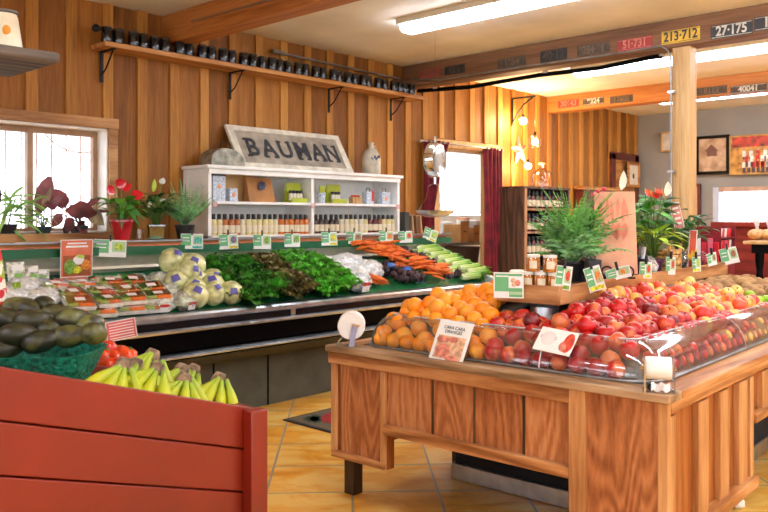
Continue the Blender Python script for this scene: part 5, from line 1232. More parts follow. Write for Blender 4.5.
# ================================================================ potted plants
POTR=plain('red_pot_foil',(178,22,36),rough=.2,coat=.5); POTK=plain('black_pot',(26,28,30),rough=.4); POTT=plain('dark_teal_pot',(40,62,64),rough=.4); POTG=clear('green_glass_pot',c=(190,220,196),gloss=.12); SOIL=plain('potting_soil',(50,36,26),rough=.95,var=.3,scale=40)
def leafm(n,c,**k): return plain(n,c,rough=k.pop('rough',.4),var=.16,scale=9,trans=.18,rnd=0,**k)
FERN=leafm('fern_green',(104,164,78)); FERNB=leafm('fern_blue_green',(132,186,124)); DEEP=leafm('deep_green_leaf',(34,96,40)); MIDG=leafm('mid_green_leaf',(74,150,44)); YELG=leafm('yellow_green_leaf',(164,200,60)); MAROON=leafm('maroon_leaf',(112,60,62)); MARK=leafm('dark_maroon_leaf',(62,34,42)); PTAN=leafm('striped_tan_leaf',(150,134,104))
STEMG=plain('plant_stem_green',(86,126,52),rough=.5); STEMR=plain('plant_stem_dark',(92,60,50),rough=.5)
def pot(t,r0,r1,h,mat,n=20,soil=True):
    MB().lathe([(0,0),(r0,0),(r1,h*.9),(r1*1.06,h*.9),(r1*1.06,h),(r1*.94,h),(r1*.9,h*.88),(0,h*.88)],n=n).build('pot',mat,t)
    if soil: MB().lathe([(0,h*.885),(r1*.9,h*.885),(r1*.9,h*.87)],n=n).build('soil',SOIL,t)
def potted(name,label,loc,r0,r1,h,pm,rz=0,n=20): 
    t=thing(name,label,'potted plant',loc,rz); pot(t,r0,r1,h,pm,n); return t
def bladed(t,mat,stem,n,h,spread,ll,lw,seed,z0,droop=.3,elr=(.5,1.3),ruf=0,part='foliage',topbias=1,fold=.2):
    """leaves on their own stalks"""
    rr=random.Random(seed); m=MB(); ms=MB()
    for k in range(n):
        a=k*2.399+rr.uniform(-.3,.3); q=rr.uniform(.25,1)**topbias; hh=h*(.45+.55*rr.random()) ; sp=spread*q
        p=Vector((sp*math.cos(a),sp*math.sin(a),z0+hh)); b=Vector((.01*math.cos(a),.01*math.sin(a),z0))
        mid=(p+b)*.5+Vector((-.15*sp*math.cos(a),-.15*sp*math.sin(a),hh*.12)); ms.tube([b,mid,p],.003,5)
        e=rr.uniform(*elr)-.6; d=Vector((math.cos(a)*math.cos(e),math.sin(a)*math.cos(e),math.sin(e)))
        m.leaf(p,d,(0,0,1),ll*rr.uniform(.7,1.15),lw*rr.uniform(.8,1.1),droop=droop,fold=fold,ruf=ruf,ph=k)
    ms.build('stems',stem,t,ang=180); return m.build(part,mat,t,ang=180)
def feathery(t,mat,n,l,z0,seed,w=.07,el=(.5,1.35),nl=20,lift=.55,part='foliage'):
    """arching fronds with fine leaflets"""
    rr=random.Random(seed); m=MB()
    for k in range(n):
        a=k*2.399+rr.uniform(-.4,.4); e=rr.uniform(*el); L_=l*rr.uniform(.7,1.1); ca,sa=math.cos(a),math.sin(a)
        pts=[]
        for i in range(nl+1):
            s=i/nl; ang=e-lift*1.6*s*s*(1.4-e*.6); 
            pts.append((pts[-1] if pts else Vector((.02*ca,.02*sa,z0)))+Vector((ca*math.cos(ang),sa*math.cos(ang),math.sin(ang)))*(L_/nl) if pts else Vector((.02*ca,.02*sa,z0)))
        m.tube(pts[::3]+[pts[-1]],.0018,4)
        for i in range(3,nl):
            s=i/nl; ww=w*math.sin(PI*min(1,s*.95+.12))*rr.uniform(.8,1.1); d=(pts[i+1]-pts[i]).normalized(); sd=d.cross(Vector((0,0,1))).normalized()
            for g in (-1,1):
                q=pts[i]; tip=q+sd*g*ww+d*ww*.55-Vector((0,0,ww*.15)); tip=tip+Vector((rr.uniform(-.3,.3),rr.uniform(-.3,.3),rr.uniform(-.3,.3)))*ww; c=(q+tip)*.5; hw=.09*ww+.0015; nn=d*hw
                m.add([q,c+nn,tip,c-nn],[(0,1,2,3)]); up=Vector((0,0,hw*1.2)); m.add([q,c+up,tip,c-up],[(0,1,2,3)])
    return m.build(part,mat,t,smooth=False)
def flower(m,p,d,r,seed=0):
    """one glossy heart bract tilted to direction d"""
    m.leaf(Vector(p)-Vector(d)*r*.3,d,(-.3,-1,.5),r*1.6,r*1.5,droop=.12,fold=-.12)
ZL=1.331
# plants on the sill of the window
sp_=lambda px,y: at(px,0,Y=y).x
t=potted('maroon_prayer_plant','large maroon-leaved plant in a dark pot on the window sill',(sp_(81,6.02),6.02,1.386),.045,.058,.055,POTT)
m=MB(); 
def PL(px,py,dx,dz,l,w,y=6.0,dy=-.3):
    p=at(px,py,Y=y); return (Vector((p.x,p.y,p.z))-Vector(t.location),Vector((dx,dy,dz)),l,w)
ms=MB()
LV_=[PL(68,203,-.9,.15,.17,.11),PL(66,210,.8,-.1,.17,.12),PL(74,205,.7,-.15,.16,.10),PL(62,214,-.7,-.6,.14,.08),PL(72,218,-.5,-.7,.13,.09),PL(80,214,.9,.2,.14,.09),PL(86,207,.5,.5,.15,.05),PL(95,211,.9,.05,.12,.03),PL(57,206,-.8,.2,.13,.09),PL(78,222,.3,-.6,.12,.08)]
for p,d,l,w in LV_: m.leaf(p,d,(0,-1,.3),l,w,droop=.12,fold=.1)
for p,d,l,w in LV_: ms.tube([(0,0,.05),(p.x*.4,p.y*.5,p.z*.7),p],.004,5)
m.build('foliage',MAROON,t,ang=180); ms.build('stems',STEMR,t,ang=180)
m=MB(); p,d,l,w=PL(86,209,.85,-.75,.18,.13); m.leaf(p,d,(0,-1,.2),l,w,droop=.1,fold=.08); m.build('striped_leaf',PTAN,t,ang=180)
m=MB(); 
for a in (PL(70,222,.2,-.8,.1,.05),PL(66,223,-.2,-.9,.1,.05),PL(84,226,-.3,.4,.1,.05)): m.leaf(a[0],a[1],(0,-1,.3),a[2],a[3])
m.build('dark_leaves',MARK,t,ang=180)
t=potted('round_leaf_plant','two-leaved dark red round-leaf plant on the window sill, left of the maroon one',(sp_(43,6.02),6.02,1.386),.05,.06,.05,POTT)
m=MB(); l0=Vector(at(38,213,Y=6.0))-Vector(t.location); 
rs_=lambda s:max(.02,math.sin(PI*min(1,s*.95+.03)))**.55
m.leaf(l0,(.28,-.1,1),(-.2,-1,.2),.29,.13,droop=0,fold=.06,shape=rs_); l1=Vector(at(47,196,Y=6.0))-Vector(t.location); m.leaf(l1,(1,-.1,-.12),(0,-1,.5),.17,.15,droop=.06,fold=.08,shape=rs_,); m.build('foliage',MAROON,t,ang=180)
m=MB(); l2=Vector(at(42,210,Y=5.98))-Vector(t.location); m.leaf(l2,(.35,-.1,1),(.2,-1,.2),.19,.06,droop=0,fold=.05); m.build('striped_leaf',PTAN,t,ang=180)
ms=MB(); ms.tube([(0,0,.04),(l0.x*.6,0,l0.z*.5),l0],.005,6); ms.tube([(0,0,.04),(l1.x*.5,0,l1.z*.7),l1],.004,6); ms.tube([(0,0,.04),(l2.x*.5,0,l2.z*.6),l2],.004,6); ms.build('stems',STEMR,t,ang=180)
bladed(t,DEEP,STEMR,9,.08,.09,.07,.028,3,.05,part='low_leaves')
t=potted('ribbon_plant','light green strap-leaved plant at the left of the window',(sp_(8,5.99),5.99,1.386),.05,.065,.07,POTK)
rr=random.Random(5); m=MB()
for k in range(34):
    a=rr.uniform(-.9,1.1) if k%4 else rr.uniform(2,4.4); z=.06+.2*rr.random(); b=Vector((.09*rr.uniform(-.6,1.6),.03*rr.uniform(-1,1)-.03,z)); m.leaf(b,(math.cos(a),rr.uniform(-.7,.1),math.sin(a)*.9+.15),(0,-.5,1),rr.uniform(.14,.26),.030,droop=.35,fold=.25,shape=lambda s:math.sin(PI*min(.98,.1+s*.88))**.6)
m.build('foliage',leafm('light_strap_leaf',(130,176,92)),t,ang=180); MB().tube([(0,0,.05),(.02,0,.15),(.05,-.01,.26)],.006,6).build('stems',STEMG,t)
# plants on the ledge
def ledge(name,label,px,y,*a): return potted(name,label,(sp_(px,y),y,ZL),*a)
RB=plain('red_bract',(204,20,40),rough=.2,coat=.4); SPAD=plain('yellow_spadix',(226,196,90),rough=.6); WB=plain('white_spathe',(236,238,214),rough=.4,trans=.2)
t=ledge('red_anthurium','anthurium with red flowers in a shiny red foil pot on the ledge',122,5.68,.055,.085,.155,POTR)
bladed(t,MIDG,STEMG,26,.2,.14,.14,.08,2,.12,droop=.35)
m=MB();ms=MB()
for (px,py,dx) in ((114,191,-.7),(122,187,.8),(134,195,.9),(117,186,.3)):
    p=Vector(at(px,py,Y=5.66))-Vector(t.location); m=MB(); flower(m,p,(dx,-.2,.3),.06); m.build('flower_bract',RB,t,ang=180); ms.tube([(0,0,.14),(p.x*.6,0,p.z*.7),p],.003,5)
ms.build('flower_stalks',STEMG,t,ang=180)
m=MB(); 
for a in ((.04,.28),(-.02,.26),(.09,.14)): m.leaf((0,0,.30),(a[0]*9,-.3,-.5),(0,-1,0),.2,.04,droop=.3)
m.build('long_leaves',MIDG,t,ang=180)
t=ledge('peace_lily','peace lily with white and lime spathes in a square green glass pot',156,5.68,.075,.085,.115,POTG,0.4,4)
bladed(t,DEEP,STEMG,64,.28,.14,.13,.045,7,.08,droop=.4)
m=MB();ms=MB()
for (px,py,dx) in ((146,206,-.4),(163,183,.1),(164,203,.5)):
    p=Vector(at(px,py,Y=5.66))-Vector(t.location); m=MB(); flower(m,p,(dx,-.2,.9),.04); m.build('white_spathe',WB,t,ang=180); ms.tube([(0,0,.1),(p.x*.6,0,p.z*.7),p],.003,5)
ms.build('flower_stalks',STEMG,t,ang=180)
m=MB(); p=Vector(at(150,192,Y=5.66))-Vector(t.location); m.leaf(p,(.05,-.1,1),(0,-1,0),.11,.06,droop=0); m.build('lime_spathe',YELG,t,ang=180)
t=ledge('blue_green_fern','bushy blue-green fern in a black pot left of the white shelf',185,5.66,.06,.08,.115,POTK)
feathery(t,FERNB,44,.38,.11,4,w=.032,el=(.75,1.55),nl=20,lift=.3)
bladed(t,FERN,STEMG,40,.14,.11,.05,.014,9,.10,part='fine_leaves')
t=thing('glass_tumbler','small clear glass standing right of the red foil pot','glass',(sp_(140,5.66),5.66,ZL)); MB().lathe([(0,0),(.028,0),(.032,.08),(.030,.08),(.026,.006),(0,.006)],n=16).build('glass_body',GLASS,t)
# ================================================================ goods on the island riser
RM=Matrix.Translation(Vector(RS.location))@Matrix.Rotation(math.radians(4),4,'Z')
def rp(px,off=.17,z=.069):
    a,b=sdir(px); c,s=math.cos(math.radians(4)),math.sin(math.radians(4)); ox,oy=RS.location.x-off*s,RS.location.y+off*c
    # k*(a,b) = o + w*(c,s)
    w=(oy*a-ox*b)/(b*c-a*s) ; w=(oy*a-ox*b)/(b*c-a*s)
    return Vector((ox+w*c,oy+w*s,RS.location.z+z))
JARO=plain('orange_preserve',(206,130,44),rough=.25,var=.1); LIDW=plain('white_lid',(226,226,218),rough=.4); 
jr=bpy.data.objects.new('preserve_jar',None); C.objects.link(jr)
MB().lathe([(0,0),(.030,0),(.0335,.005),(.034,.058),(.030,.066)],n=20).build('preserve',JARO,jr); MB().lathe([(0.0345,.0),(.0352,.004),(.0352,.060),(.031,.069),(.031,.072)],n=20).build('glass_body',AMB,jr)
MB().lathe([(.033,.068),(.0335,.07),(.0335,.082),(0,.083)],n=20).build('lid',LIDW,jr)
m=MB(); m.grid(lambda u,v:(.0362*math.cos(-2.55+(u-.5)*1.1),.0362*math.sin(-2.55+(u-.5)*1.1),.034+(v-.5)*.038),6,2); m.build('round_label',LABC,jr)
first=True
def jar(p,lab):
    global first
    o=jr if first else dup(jr,p); first=False; o.location=p; tag(o,lab,'jar','preserve jars on the riser')
for a,b,z,lab in [(.05,.045,0,'preserve jar at the corner of the riser, bottom row right'),(.05,.118,0,'preserve jar in the bottom row, second from the riser corner'),(.05,.19,0,'preserve jar in the bottom row, third from the riser corner'),(.06,.262,0,'preserve jar at the left end of the bottom row'),(.12,.29,0,'preserve jar in the second row behind the left end'),(.12,.08,0,'preserve jar behind the corner one'),(.13,.16,0,'preserve jar hidden in the back of the bottom rows'),
   (.06,.075,.084,'preserve jar on the upper level, right one'),(.065,.17,.084,'preserve jar on the upper level, left one')]:
    jar(RM@Vector((a,b,.069+z)),lab)
t=potted('bushy_fern','big bushy feathery fern spreading over the left end of the riser',rp(573,.22),.06,.085,.11,POTK)
feathery(t,FERN,64,.43,.10,1,w=.06,el=(.85,1.6),nl=18,lift=.62)
feathery(t,FERNB,50,.33,.10,2,w=.055,el=(.55,1.5),nl=15,lift=.7,part='pale_fronds')
t=potted('palm_fern','upright pale green fern right of the bushy one on the riser',rp(602,.20),.05,.075,.12,plain('silver_foil',(170,174,178),rough=.3,metal=.8,bump=.8,bscale=40))
feathery(t,leafm('soft_green_frond',(110,168,104)),26,.30,.10,6,w=.045,el=(.7,1.5),nl=16,lift=.35)
bladed(t,YELG,STEMG,10,.24,.12,.10,.04,3,.1,part='yellow_leaves')
m=MB()
for (px,py) in ((598,189),(604,186),(592,192)):
    p=Vector(at(px,py+3,D=4.5))-Vector(t.location); m.ball(p,(.014,.014,.012),8,6); MB().tube([(0,0,.1),(p.x*.7,p.y*.7,p.z*.7),p],.002,5).build('flower_stalk',STEMG,t)
m.build('pink_flowers',plain('pink_bloom',(206,52,90),rough=.5),t)
# pinkish poster on an iron easel
p0=rp(617,.05)
PINKP=printmat('poster_pink',[(.3,(226,150,126)),(.48,(240,190,168)),(.7,(214,176,132))],9)
t=thing('produce_poster','pinkish poster with faded produce drawing on a black scrolled easel','poster',p0,math.radians(-50)); t.rotation_euler=(math.radians(-8),0,math.radians(-50))
MB().bx(-.115,.115,-.003,.003,.035,.50).build('poster_board',plain('poster_kraft',(226,172,142),rough=.7),t,bevel=.002)
m=MB(); rr=random.Random(3)
for k in range(6): m.leaf((-.07+.028*k,-.005,.33+.02*(k%2)),(rr.uniform(-.2,.2),0,1),(0,-1,0),.12,.022,droop=0,fold=0)
for k in range(4): m.leaf((-.05+.035*k,-.005,.32),(rr.uniform(-.3,.3),0,-1),(0,-1,0),.1,.04,droop=0,fold=0)
m.build('printed_carrots',plain('poster_coral',(232,140,116),rough=.7,var=.1),t,smooth=False)
for cx_ in (-.055,.06):
    MB().tube([(cx_+.03*math.cos(a*PI/8),-.012,.045+.03*math.sin(a*PI/8)) for a in range(17)],.0045,6).build('iron_scroll',IRON,t)
MB().tube([(-.1,.0,.012),(.1,0,.012)],.005,6).build('easel_bar',IRON,t); MB().tube([(-.05,.006,.012),(0,.09,.02),(0,.01,.2)],.005,6).build('easel_leg',IRON,t)
ORB=plain('orange_red_bract',(230,72,44),rough=.25,coat=.3)
t=potted('orange_anthurium','anthurium with orange-red flat flowers behind the poster',rp(652,.24),.05,.07,.10,POTK)
bladed(t,DEEP,STEMG,46,.40,.19,.14,.10,5,.07,droop=.3)
ms=MB();mz=MB()
for (px,py) in ((645,193),(655,192),(662,193),(664,198),(651,195)):
    p=Vector(at(px,py,D=4.9))-Vector(t.location); MB().leaf(p,(.75 if px%2 else -.75,-.3,.1),(-.5,-.6,.55),.07,.06,droop=.1,fold=-.1).build('flower_bract',ORB,t,ang=180); ms.tube([(0,0,.1),(p.x*.6,p.y*.6,p.z*.7),p],.003,5); mz.tube([p,p+Vector((0,0,.03))],.003,5)
ms.build('flower_stalks',STEMG,t,ang=180); mz.build('spadices',SPAD,t)
t=potted('white_peace_lily','peace lily with one tall white spathe behind the poster on the riser',rp(630,.28),.05,.07,.10,POTK)
bladed(t,MIDG,STEMG,44,.38,.18,.16,.08,11,.07,droop=.35)
m=MB();ms=MB()
for (px,py,h_) in ((621,190,.12),(666,196,.09)):
    p=Vector(at(px,py,D=4.8))-Vector(t.location); MB().leaf(p,(.1,-.1,1),(-.6,-.8,0),h_,.05,droop=0,fold=.5).build('white_spathe',WB,t,ang=180); ms.tube([(0,0,.1),(p.x*.7,p.y*.7,p.z*.6),p],.003,5)
ms.build('flower_stalks',STEMG,t,ang=180)
t=potted('croton','yellow-green croton in a purple foil pot right of the poster',rp(652,.10),.045,.07,.09,plain('purple_foil',(84,36,92),rough=.3,coat=.3))
bladed(t,YELG,STEMG,34,.2,.13,.15,.05,8,.08,droop=.35)
t=potted('dark_leafed_plant','dark green leafy plant behind the slim orange sign',rp(681,.25),.05,.075,.10,POTK)
bladed(t,DEEP,STEMG,80,.31,.17,.12,.055,14,.06,droop=.4)
# basket box, bags
BAMB=plain('bamboo_weave',(196,150,90),rough=.6,bump=.8,bscale=60,var=.18,scale=40)
t=thing('bamboo_box','woven bamboo box holding crinkled clear bags on the riser','basket',rp(664,.13),math.radians(4))
for k in range(4): MB().bx(-.1,.1,-.07,.07,.0+.036*k,.031+.036*k).build('bamboo_tier',BAMB,t,bevel=.006)
for (x,y) in ((-.1,-.07),(.1,-.07),(-.1,.07),(.1,.07)): MB().bx(x-.008,x+.008,y-.008,y+.008,0,.175).build('corner_post',BAMB,t)
def crinkle(name,label,cat,p,w,h,mat,seed,inner=None,imat=None):
    t=thing(name,label,cat,p,seed*.7); o=Vector((seed*2.7,1,0))
    MB().ball((0,0,h*.45),(w*.5,w*.3,h*.5),18,12,defo=lambda q:Vector((q.x*(1-.35*max(0,q.z)),q.y*(1-.5*max(0,q.z)),q.z))*(1+.3*noise.noise(q*3.3+o))).build('bag_film',mat,t,ang=25)
    if imat: MB().ball((0,0,h*.32),(w*.38,w*.22,h*.3),12,8,defo=lambda q:q*(1+.3*noise.noise(q*4+o))).build('contents',imat,t,ang=40)
    return t
crinkle('clear_bag','crinkled clear bag leaning against the left side of the bamboo box','bag',rp(650,.06),.1,.12,FILM,3,imat=LABC)
DRYM=plain('dried_dark',(48,42,38),rough=.9,var=.4,scale=40)
crinkle('dried_mushroom_bag','clear bag of dark dried mushrooms right of the bamboo box','bag',rp(682,.09),.15,.16,clear('thin_film',gloss=.15,rough=.1,milky=.12),5,imat=DRYM)
crinkle('dried_mushroom_bag','second dark dried goods bag before the slim orange sign','bag',rp(691,.08),.13,.12,MATS['thin_film'],8,imat=DRYM)
crinkle('candy_bag','clear bag with red and white sweets beside the red packet rack','bag',rp(703,.07),.12,.11,MATS['thin_film'],6,imat=plain('red_sweets',(176,24,40),rough=.4,var=.3,scale=50))
t=thing('steel_scoop_stand','blue grey metal scoop standing in a dark bucket right of the poster','scoop',rp(641,.10),0)
MB().lathe([(0,0),(.035,0),(.045,.10),(.042,.10),(0,.01)],n=16).build('dark_bucket',POTK,t); MB().tube([(.0,0,.02),(.02,-.01,.17)],[.012,.014],8).build('scoop_handle',PBLUE,t)
t=thing('steel_tins','dark steel tin standing under the bushy fern on the riser','tin',rp(593,.08)); MB().lathe([(0,0),(.045,0),(.045,.12),(.04,.125),(0,.125)],n=20).build('tin_body',plain('dark_tin',(60,64,70),rough=.4,metal=.6),t)
# signs on the riser
t=thing('slim_orange_sign','slim upright orange sign with yellow flames in a white frame on the riser','sign',rp(691,.03),math.radians(-55)); t.rotation_euler=(0,.06,math.radians(-55))
MB().bx(-.026,.026,-.004,.0,.0,.27).build('frame_board',WHL,t,bevel=.002); MB().bx(-.02,.02,-.0055,-.004,.012,.262).build('orange_print',plain('sign_orange',(206,80,44),rough=.4),t,smooth=False)
m=MB()
for k in range(3): m.leaf((-.01+.01*k,-.0065,.06+.012*k),(-.3+.3*k,0,1),(0,-1,0),.06,.02,droop=0,fold=0)
m.build('printed_flames',plain('flame_yellow',(240,190,50),rough=.4),t,smooth=False)
p=rp(689,.05); t=thing('tilted_pink_card','tall pink price card with white lettering tilted on a clear stem','card',p,math.radians(-50)); t.rotation_euler=(0,-.22,math.radians(-50))
MB().tube([(0,0.01,0),(0,.01,.42)],.004,6).build('clear_stem',ACRYL,t); PINKC=plain('card_pink',(206,128,118),rough=.5)
MB().bx(-.033,.033,-.002,.002,.28,.46).build('card_body',WHL,t); MB().bx(-.029,.029,-.0035,-.002,.285,.455).build('pink_print',PINKC,t)
for k in range(4): MB().bx(-.02,.02,-.0048,-.0035,.31+.035*k,.325+.035*k).build('print_line',WHL,t)
# red packet rack
p=rp(714,.20); t=thing('red_packet_rack','tiered rack of red and pink packets standing beyond the far end of the riser','rack',(p.x,p.y,p.z),math.radians(4)); 
RACK=plain('rack_dark_red',(120,20,30),rough=.5)
MB().bx(-.19,.22,-.095,.095,-.17,.0).build('rack_pedestal',RACK,t)
for k in range(3): MB().bx(-.16,.22,-.10,.10,.005+.09*k,.015+.09*k).build('rack_shelf',RACK,t)
MB().bx(-.165,-.155,-.1,.1,0,.28).build('rack_side',RACK,t); MB().bx(.22,.23,-.1,.1,0,.28).build('rack_side',RACK,t); MB().bx(-.16,.22,.09,.1,0,.28).build('rack_back',RACK,t)
pk=[plain('packet_red',(200,28,44),rough=.35),plain('packet_pink',(226,96,120),rough=.35),plain('packet_white',(232,220,220),rough=.35)]
rr=random.Random(12); TN=['lowest','middle','top']
for k in range(3):
    for j in range(6):
        q=Matrix.Translation(p)@Matrix.Rotation(math.radians(4),4,'Z')@Vector((-.125+.06*j,-.06,.0155+.09*k)); c_=rr.choice([0,0,1,0,2])
        b=MB().bx(-.024,.024,-.012,.012,0,.068).build('sweet_packet',pk[c_],bevel=.004); b.location=q; b.rotation_euler=(.1,0,math.radians(4)); nm=['red','pink','white'][c_]; tag(b,f'{nm} packet on the {TN[k]} tier of the red rack','packet',f'{nm} packets, {TN[k]} tier')
for j in range(4):
    q=Matrix.Translation(p)@Matrix.Rotation(math.radians(4),4,'Z')@Vector((-.1,-.095,.02)); 
    q=Matrix.Translation(p)@Matrix.Rotation(math.radians(4),4,'Z')@Vector((-.175,-.07+.045*j,.0)); b=MB().bx(-.011,.0,-.019,.019,0,.16+.03*(j%2)).build('sweet_packet',pk[[0,1,0,2][j]],bevel=.003); b.location=q; b.rotation_euler=(0,0,math.radians(4)); tag(b,['red','pink','second red','white'][j]+' tall packet leaning on the left side of the red rack','packet')
# ================================================================ price cards
CG=plain('card_green',(104,176,120),rough=.5,var=.03); CW=WHL; CLG=plain('card_light_green',(170,206,160),rough=.5,var=.04)
CP={k:plain('card_print_'+k,c,rough=.5,var=.12,scale=60) for k,c in {'purple':(120,90,130),'green':(120,160,60),'yellow':(240,206,40),'orange':(240,130,40),'red':(206,70,50),'teal':(70,170,160),'brown':(150,100,70),'pink':(236,80,140),'lime':(170,196,70)}.items()}
CLIP=plain('clip_black',(20,20,22),rough=.4)
def card(label,loc,rot,w,h,left,pic,bar,shape='round',curl=0,name='price_card',clip=True,cat='price card',grp=None):
    t=thing(name,label,cat,loc,0,grp); t.rotation_euler=rot
    def sh(x0,x1,z0,z1,y,mat,nm):
        m=MB(); m.grid(lambda u,v:(x0+(x1-x0)*u,y-curl*(((x0+(x1-x0)*u)/w*2)**2)+curl,z0+(z1-z0)*v),6,1); o=m.build(nm,mat,t,smooth=False); e=o.modifiers.new('t','SOLIDIFY'); e.thickness=.0012; return o
    sh(-w/2,w/2,-h,0,0,CW,'card_body')
    sh(-w/2+.003,-w*.04,-h*.78,-.004,-.0022,left,'green_panel')
    sh(w*.06,w/2-.006,-h*.70,-h*.1,-.0022,CLG,'picture_panel')
    if bar: sh(-w/2+.006 if bar=='yellow' and w<.09 else w*.02,w/2-.006,-h+.005,-h*.80,-.0022,CP[bar],'price_bar')
    m=MB(); cx=w*.27; cz_=-h*.4
    if shape=='round': m.ball((cx,-.003+curl*.7,cz_),(w*.15,.002,h*.22),10,6)
    else: 
        for q in (-1,0,1): m.leaf((cx+q*w*.08,-.004+curl*.7,cz_+h*.2),(q*.15,0,-1),(0,-1,0),h*.5,w*.12,droop=0,fold=0)
    m.build('produce_picture',CP[pic],t)
    for k in range(2): MB().bx(-w*.42,-w*.12,-.0038,-.0022,-h*(.3+.2*k),-h*(.24+.2*k)).build('print_line',CW,t,smooth=False)
    if clip: MB().bx(-.006,.006,-.008,.006,-.012,.035).build('clip',CLIP,t,bevel=.002)
    return t
rr=random.Random(6)
for px,py,w,h,pic,bar,shp,lab in [(110.5,241,.165,.105,'lime','', 'round','price card with a lime green fruit clipped to the ledge beside the orange poster'),(192,235,.125,.10,'teal','teal','leaf','teal and white price card clipped under the blue-green fern'),(228,235,.115,.105,'purple','yellow','round','price card with purple cabbage picture clipped on the green strip'),(262,235.5,.115,.105,'green','','round','price card with round green picture, left of the shelf divider'),(292,234.5,.105,.10,'green','','leaf','all green leafy price card above the curly lettuce'),
  (329,233,.115,.105,'yellow','yellow','leaf','price card with yellow bar above the white bags, left one'),(354,232.5,.115,.10,'brown','yellow','leaf','price card with brown picture and yellow bar, right of the yellow one'),(386,232,.115,.10,'orange','','leaf','price card with bright orange carrot picture'),(405,232,.115,.10,'red','','round','price card with small red picture right of the carrot card'),(432,230,.125,.105,'lime','yellow','leaf','tilted price card at the right end of the green strip')]:
    p=at(px,py,Y=5.495); tilt=.12 if px<400 else .3
    p.z+=.01; card(lab,p,(-.08,rr.uniform(-.05,.09) if px<425 else .35,rr.uniform(-.15,.15)-.45),w*1.4,h*1.22,CG,pic,bar,shp,grp='price cards on the ledge strip')
def poster(name,label,loc,rot,w,h,bg,lines,pics,cat='sign',frame=True,txt=None,tc=None):
    t=thing(name,label,cat,loc); t.rotation_euler=rot
    MB().bx(-w/2,w/2,-.0015,.0015,-h,0).build('card_body',CW,t,smooth=False)
    e=.006; MB().bx(-w/2+e,w/2-e,-.003,-.0015,-h+e,-e).build('colour_field',bg,t,smooth=False)
    for (x0,x1,z0,z1,mt) in lines: MB().bx(x0*w,x1*w,-.0042,-.003,-h*z1,-h*z0).build('print_block',mt,t,smooth=False)
    for (x,z,rx,rz,mt) in pics: MB().ball((x*w,-.0042,-z*h),(rx*w,.0018,rz*h),12,6).build('printed_produce',mt,t)
    if txt:
        for s_,x,z,sz in txt: text(s_,sz,tc,'lettering',t,(x*w,-.0045,-z*h),(PI/2,0,0),.0004)
    return t
OR_=plain('poster_orange',(214,112,78),rough=.5,var=.05)
poster('orange_poster','orange-red poster with a vegetable picture hanging from the ledge at the left',at(77,239.5,Y=5.47),(.03,0,.05),.245,.27,OR_,[(-.3,.3,.08,.12,CW),(-.34,.34,.16,.21,CW),(-.36,.36,.25,.28,PPNK),(-.42,.42,.42,.95,plain('poster_brown',(150,80,40)))],[(-.2,.72,.2,.2,CP['green']),(.05,.55,.18,.12,CW),(.28,.68,.16,.14,CP['orange']),(0,.8,.16,.1,CP['yellow']),(.1,.46,.14,.06,CP['lime'])])
PKS=plain('sign_dusty_red',(196,92,96),rough=.5,var=.08)
poster('pink_sign','pinkish red sign with white lettering clipped on the case bumper rail','x' and at(120,320,Y=4.70),(-.1,-.1,-.1),.20,.125,PKS,[(-.4,.4,.15+.14*k,.19+.14*k,CW) for k in range(6)],[])
for px,lab in ((70,.1),(91,.1)): pass
# island signs
def isl(px,py,u): 
    """point of the island's front, given the local depth u"""
    c,s=math.cos(math.radians(2)),math.sin(math.radians(2)); a,b=sdir(px); nx,ny=c,s; k=(nx*ISL.location.x+ny*ISL.location.y+u)/(nx*a+ny*b)
    return Vector((a*k,b*k,1.5+(218-py)/794*k))
CIT=plain('citrus_pink',(226,130,110),rough=.5,var=.12,scale=40); CITL=plain('citrus_light',(240,176,140),rough=.5,var=.1,scale=40)
p=isl(457.5,321.5,.145)
poster('citrus_sign','white paper sign with pink sliced citrus picture hung over the clear guard by the oranges',p,(math.radians(-26),math.radians(3),math.radians(-88)),.195,.205,CW,[(-.4,.42,.38,.93,CITL)],[(-.15,.75,.24,.17,CIT),(.2,.68,.18,.2,CITL),(-.15,.75,.17,.12,CITL),(-.25,.48,.18,.08,CIT),(.05,.46,.16,.07,CIT),(.15,.9,.2,.07,CIT)],txt=[('CARA CARA',0,.18,.022),('ORANGES',0,.28,.022)],tc=PBLK)
p=isl(561,330,.165)
poster('apple_sign','white sign with a grey logo and apple picture on the clear guard by the apples',p,(math.radians(-42),math.radians(5),math.radians(-88)),.178,.12,CW,[],[(-.2,.45,.2,.3,plain('pale_ring',(226,206,204))),(-.2,.45,.17,.24,CW),(.35,.5,.14,.42,CP['red']),(.28,.66,.14,.24,CIT),(.28,.66,.06,.1,CW)],txt=[('ORGANIC',-.2,.42,.018),('FRUIT',-.2,.56,.014)],tc=plain('logo_grey',(110,112,122)))
p=at(508.5,272.5,D=3.86)
poster('green_price_sign','green and white price sign with orange citrus picture at the left end of the riser',p,(.05,0,math.radians(-62)),.145,.125,CG,[(-.42,0,.12,.17,CW),(-.0,.46,.14,.60,CW),(-.46,.02,.74,.95,CW),(.04,.46,.74,.86,CLG)],[(.15,.30,.08,.10,CITL),(.30,.40,.10,.12,CIT),(.18,.48,.08,.08,CITL)])
MB().tube([(p.x+.02,p.y,p.z-.12),(p.x+.02,p.y,p.z-.03)],.003,5)
